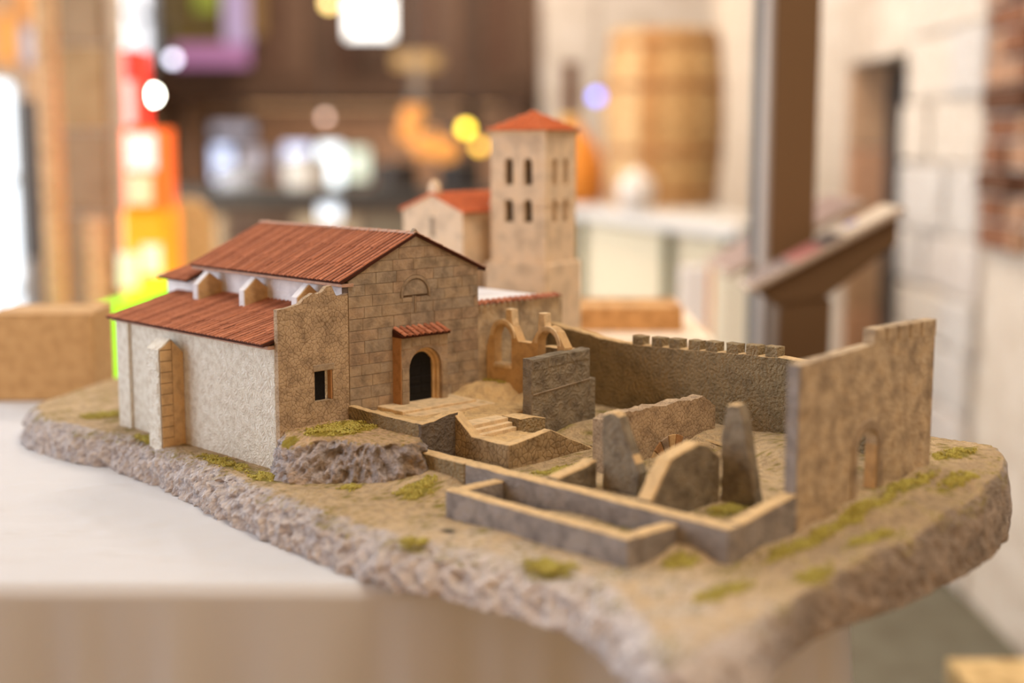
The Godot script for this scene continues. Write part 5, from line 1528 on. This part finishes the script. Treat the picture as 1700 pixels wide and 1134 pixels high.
func right_side():
	# white table with the cask, the big bottle and the white jar
	var ta := thing("white_table", "white-topped side table with dark legs carrying the wooden cask", "table", Vector3(0.62, 0, -4.9))
	var st := begin()
	extrude(st, [Vector3(-0.62, 0, 4.9), Vector3(1, 0, 0), Vector3(0, 0, -1), Vector3(0, 1, 0)], V2([0.06, 5.60, 0.215, 5.2, 0.64, 4.02, 0.72, 4.06, 0.82, 5.75, 0.06, 5.75]), 0.910, 0.955, 0.006)
	build("table_top", st, mat("white_laminate", Color(0.74, 0.73, 0.71), 0.5), ta)
	for p in [[0.25, 5.2], [0.50, 4.52], [0.635, 4.12], [0.70, 4.20], [0.77, 5.65], [0.10, 5.68]]:
		st = begin()
		bx(st, Vector3(p[0] - 0.015 - 0.62, 0, 4.9 - p[1] - 0.015), Vector3(p[0] + 0.015 - 0.62, 0.91, 4.9 - p[1] + 0.015), 0.002)
		build("leg", st, mat("green_grey_leg", Color(0.40, 0.40, 0.30), 0.6), ta)
	var ck := thing("wooden_cask", "large upright wooden cask on the white side table", "cask", Vector3(0.555, 0.955, -5.2))
	var staves := [mat("cask_oak", Color(0.78, 0.62, 0.41), 0.6, T.wood, 2.0), mat("cask_oak_light", Color(0.84, 0.70, 0.50), 0.6, T.wood, 2.0), mat("cask_oak_dark", Color(0.72, 0.53, 0.32), 0.6, T.wood, 2.0)]
	for k in 18:
		st = begin()
		var a0 := TAU * k / 18.0 + 0.01
		var a1 := TAU * (k + 1) / 18.0 - 0.01
		var pr := [0.195, 0.0, 0.213, 0.16, 0.22, 0.32, 0.213, 0.48, 0.195, 0.63]
		for i in range(0, 8, 2):
			for s in 2:
				var b0 := lerpf(a0, a1, s / 2.0)
				var b1 := lerpf(a0, a1, (s + 1) / 2.0)
				var q := func(a: float, j: int, shrink: float): return Vector3(cos(a) * (pr[j] - shrink), pr[j + 1], sin(a) * (pr[j] - shrink))
				var n := Vector3(cos((b0 + b1) / 2), 0, sin((b0 + b1) / 2))
				quad(st, q.call(b0, i, 0.0), q.call(b1, i, 0.0), q.call(b1, i + 2, 0.0), q.call(b0, i + 2, 0.0), n)
				quad(st, q.call(b0, i, 0.015), q.call(b1, i, 0.015), q.call(b1, i + 2, 0.015), q.call(b0, i + 2, 0.015), -n)
			quad(st, Vector3(cos(a0) * pr[i], pr[i + 1], sin(a0) * pr[i]), Vector3(cos(a0) * pr[i + 2], pr[i + 3], sin(a0) * pr[i + 2]), Vector3(cos(a0) * (pr[i + 2] - 0.015), pr[i + 3], sin(a0) * (pr[i + 2] - 0.015)), Vector3(cos(a0) * (pr[i] - 0.015), pr[i + 1], sin(a0) * (pr[i] - 0.015)), Vector3(sin(a0), 0, -cos(a0)))
		build("stave", st, staves[(k * 5 + k / 4) % 3], ck)
	for h in [[0.05, 0.203], [0.20, 0.217], [0.43, 0.217], [0.58, 0.203]]:
		st = begin()
		lathe(st, [h[1], h[0] - 0.012, h[1] + 0.002, h[0] - 0.012, h[1] + 0.002, h[0] + 0.012, h[1], h[0] + 0.012], Vector3.ZERO, 32)
		build("hoop", st, mat("cask_hoop", Color(0.58, 0.40, 0.24), 0.6), ck)
	st = begin()
	lathe(st, [0.0001, 0.612, 0.185, 0.612], Vector3.ZERO, 32)
	build("lid", st, staves[1], ck)
	st = begin()
	lathe(st, [0.0001, 0.01, 0.185, 0.01], Vector3.ZERO, 32)
	build("bottom_board", st, staves[2], ck)
	var bo := thing("glass_bottle", "big amber bottle with a tall dark neck behind the bell tower", "bottle", Vector3(0.222, 0.955, -5.42))
	st = begin()
	st.set_smooth_group(0)
	lathe(st, [0.0001, 0.0, 0.12, 0.0, 0.133, 0.015, 0.137, 0.10, 0.128, 0.17, 0.095, 0.23, 0.055, 0.275, 0.034, 0.31], Vector3.ZERO, 28)
	build("bottle_body", st, mat("amber_glass", Color(0.80, 0.52, 0.22), 0.3), bo)
	st = begin()
	lathe(st, [0.034, 0.31, 0.033, 0.36, 0.032, 0.50, 0.036, 0.51, 0.036, 0.53, 0.0001, 0.53], Vector3.ZERO, 20)
	build("bottle_neck", st, mat("dark_neck", Color(0.34, 0.22, 0.12), 0.4), bo)
	st = begin()
	lathe(st, [0.038, 0.30, 0.040, 0.315, 0.036, 0.33], Vector3.ZERO, 20)
	build("collar", st, mat("straw_collar", Color(0.80, 0.66, 0.36), 0.6), bo)
	var ja := thing("white_jar", "round white jar standing before the wooden cask", "jar", Vector3(0.42, 0.955, -4.78))
	st = begin()
	st.set_smooth_group(0)
	lathe(st, [0.0001, 0.0, 0.035, 0.0, 0.055, 0.025, 0.064, 0.06, 0.060, 0.095, 0.045, 0.118, 0.032, 0.126], Vector3.ZERO, 24)
	build("jar_body", st, mat("white_glaze", Color(0.80, 0.77, 0.74), 0.5), ja)
	st = begin()
	lathe(st, [0.034, 0.124, 0.034, 0.130, 0.012, 0.137, 0.010, 0.147, 0.0001, 0.149], Vector3.ZERO, 20)
	build("lid", st, mat("white_lid", Color(0.86, 0.83, 0.80), 0.4), ja)
	# cream boards under and beside the table
	var cream := mat("cream_board", Color(0.80, 0.75, 0.64), 0.85)
	var cb := thing("cream_board", "wide cream display board leaning behind the legs of the white table", "board", Vector3(0.6, 0, -5.9))
	cb.position = Vector3(0.455, 0, -4.72)
	cb.rotation_degrees.y = -69.6
	st = begin()
	bx(st, Vector3(-0.62, 0.03, -0.01), Vector3(0.62, 0.895, 0.01), 0.003)
	build("board_panel", st, cream, cb)
	for x in [-0.5, 0.44]:
		st = begin()
		bx(st, Vector3(x, 0.0, -0.04), Vector3(x + 0.05, 0.03, 0.04), 0.003)
		build("board_foot", st, M.steel, cb)
	var specs := [[0.362, 0.420, 0.93, "narrow white display board left of the steel totem", Color(0.96, 0.94, 0.93)], [0.448, 0.53, 0.945, "narrow cream display board behind the steel totem", Color(0.95, 0.92, 0.84)]]
	for s in specs:
		var o := thing("display_board", s[3], "board", Vector3(s[0], 0, -3.0), "narrow display boards")
		slab_at(s[0], 0.03, s[1], s[2], -3.0, 0.02, "board_panel", mat("board_paint", s[4], 0.8), o, 0.003)
		slab_at(s[0] - 0.002, 0.0, s[1] + 0.002, 0.03, -2.96, 0.10, "board_foot", M.steel, o, 0.003)
	var ob := thing("orange_rod", "thin orange upright rod between the two narrow display boards", "rod", Vector3(0.433, 0, -3.06))
	st = begin()
	lathe(st, [0.0001, 0.0, 0.011, 0.0, 0.011, 0.012, 0.006, 0.016, 0.006, 0.92, 0.0001, 0.925], Vector3.ZERO, 12)
	build("rod", st, mat("orange_paint", Color(0.85, 0.58, 0.34), 0.6), ob)
	# steel totem
	var to := thing("steel_totem", "tall brown steel totem with a pale grey edge rising beside the lectern", "totem", Vector3(0.44, 0, -2.3))
	slab_at(0.412, 0.012, 0.484, 2.7, -2.25, 0.085, "totem_face", mat("brown_steel", Color(0.40, 0.30, 0.20), 0.5), to, 0.003)
	slab_at(0.404, 0.012, 0.412, 2.7, -2.252, 0.11, "totem_edge", mat("grey_steel", Color(0.58, 0.53, 0.49), 0.4), to, 0.002)
	slab_at(0.398, 0.012, 0.404, 2.7, -2.33, 0.04, "totem_seam", M.steel, to, 0.001)
	slab_at(0.36, 0.0, 0.55, 0.012, -2.18, 0.24, "totem_foot", M.steel, to, 0.002)
	# lectern with a printed sloping panel
	var le := thing("info_lectern", "sloping information lectern with a printed panel beside the steel totem", "lectern", Vector3(0.357, 0, -2.1))
	var brown := mat("lectern_brown", Color(0.36, 0.27, 0.18), 0.5)
	var sl := [Vector3(0.0, 0.979, 0.0), Vector3(0.222, 0.119, 0.0).normalized(), Vector3(0, 0, -1), Vector3(-0.119, 0.222, 0.0).normalized()]
	st = begin()
	extrude(st, sl, V2([-0.004, -0.006, 0.256, -0.006, 0.256, 0.118, -0.004, 0.118]), -0.009, 0.0, 0.002)
	extrude(st, sl, V2([-0.004, 0.225, 0.256, 0.225, 0.256, 0.50, -0.004, 0.50]), -0.009, 0.0, 0.002)
	build("panel_frame", st, mat("panel_frame", Color(0.62, 0.55, 0.48), 0.45), le)
	st = begin()
	extrude(st, [Vector3.ZERO, Vector3(1, 0, 0), Vector3(0, 1, 0), Vector3(0, 0, -1)], V2([0.012, 0.974, 0.220, 1.085, 0.220, 1.044, 0.115, 0.962, 0.04, 0.950]), 0.006, 0.11, 0.002)
	build("lectern_wedge", st, brown, le)
	st = begin()
	extrude(st, [Vector3.ZERO, Vector3(1, 0, 0), Vector3(0, 1, 0), Vector3(0, 0, -1)], V2([0.045, 0.0, 0.126, 0.0, 0.126, 0.96, 0.045, 0.96]), 0.010, 0.09, 0.003)
	build("lectern_column", st, brown, le)
	for q in [[0.004, 0.002, 0.075, 0.112, Color(0.34, 0.27, 0.26)], [0.077, 0.002, 0.125, 0.112, Color(0.58, 0.36, 0.33)], [0.127, 0.002, 0.160, 0.112, Color(0.28, 0.24, 0.23)], [0.162, 0.002, 0.252, 0.112, Color(0.76, 0.69, 0.60)], [0.180, 0.070, 0.200, 0.095, Color(0.30, 0.36, 0.62)], [0.004, 0.23, 0.25, 0.49, Color(0.46, 0.36, 0.33)]]:
		st = begin()
		var lift := 0.0016 if q[2] - q[0] < 0.03 else 0.0006
		extrude(st, sl, rect(q[0], q[1], q[2], q[3]), 0.0001, lift)
		build("printed_panel", st, mat("panel_print", q[4], 0.5), le)
	# pale bench in the corner
	var be := thing("low_bench", "pale wooden bench end low beside the cloth-covered table", "bench", Vector3(0.8, 0, -2.1))
	var pale := mat("pale_bench_wood", Color(0.88, 0.77, 0.56), 0.6, T.wood, 2.0)
	slab_at(0.742, 0.284, 1.15, 0.321, -1.95, 0.36, "bench_top", pale, be, 0.012)
	for x in [0.762, 1.08]:
		slab_at(x, 0.0, x + 0.04, 0.284, -1.98, 0.30, "leg", pale, be, 0.004)
	slab_at(0.802, 0.08, 1.08, 0.13, -2.1, 0.04, "stretcher", pale, be, 0.004)
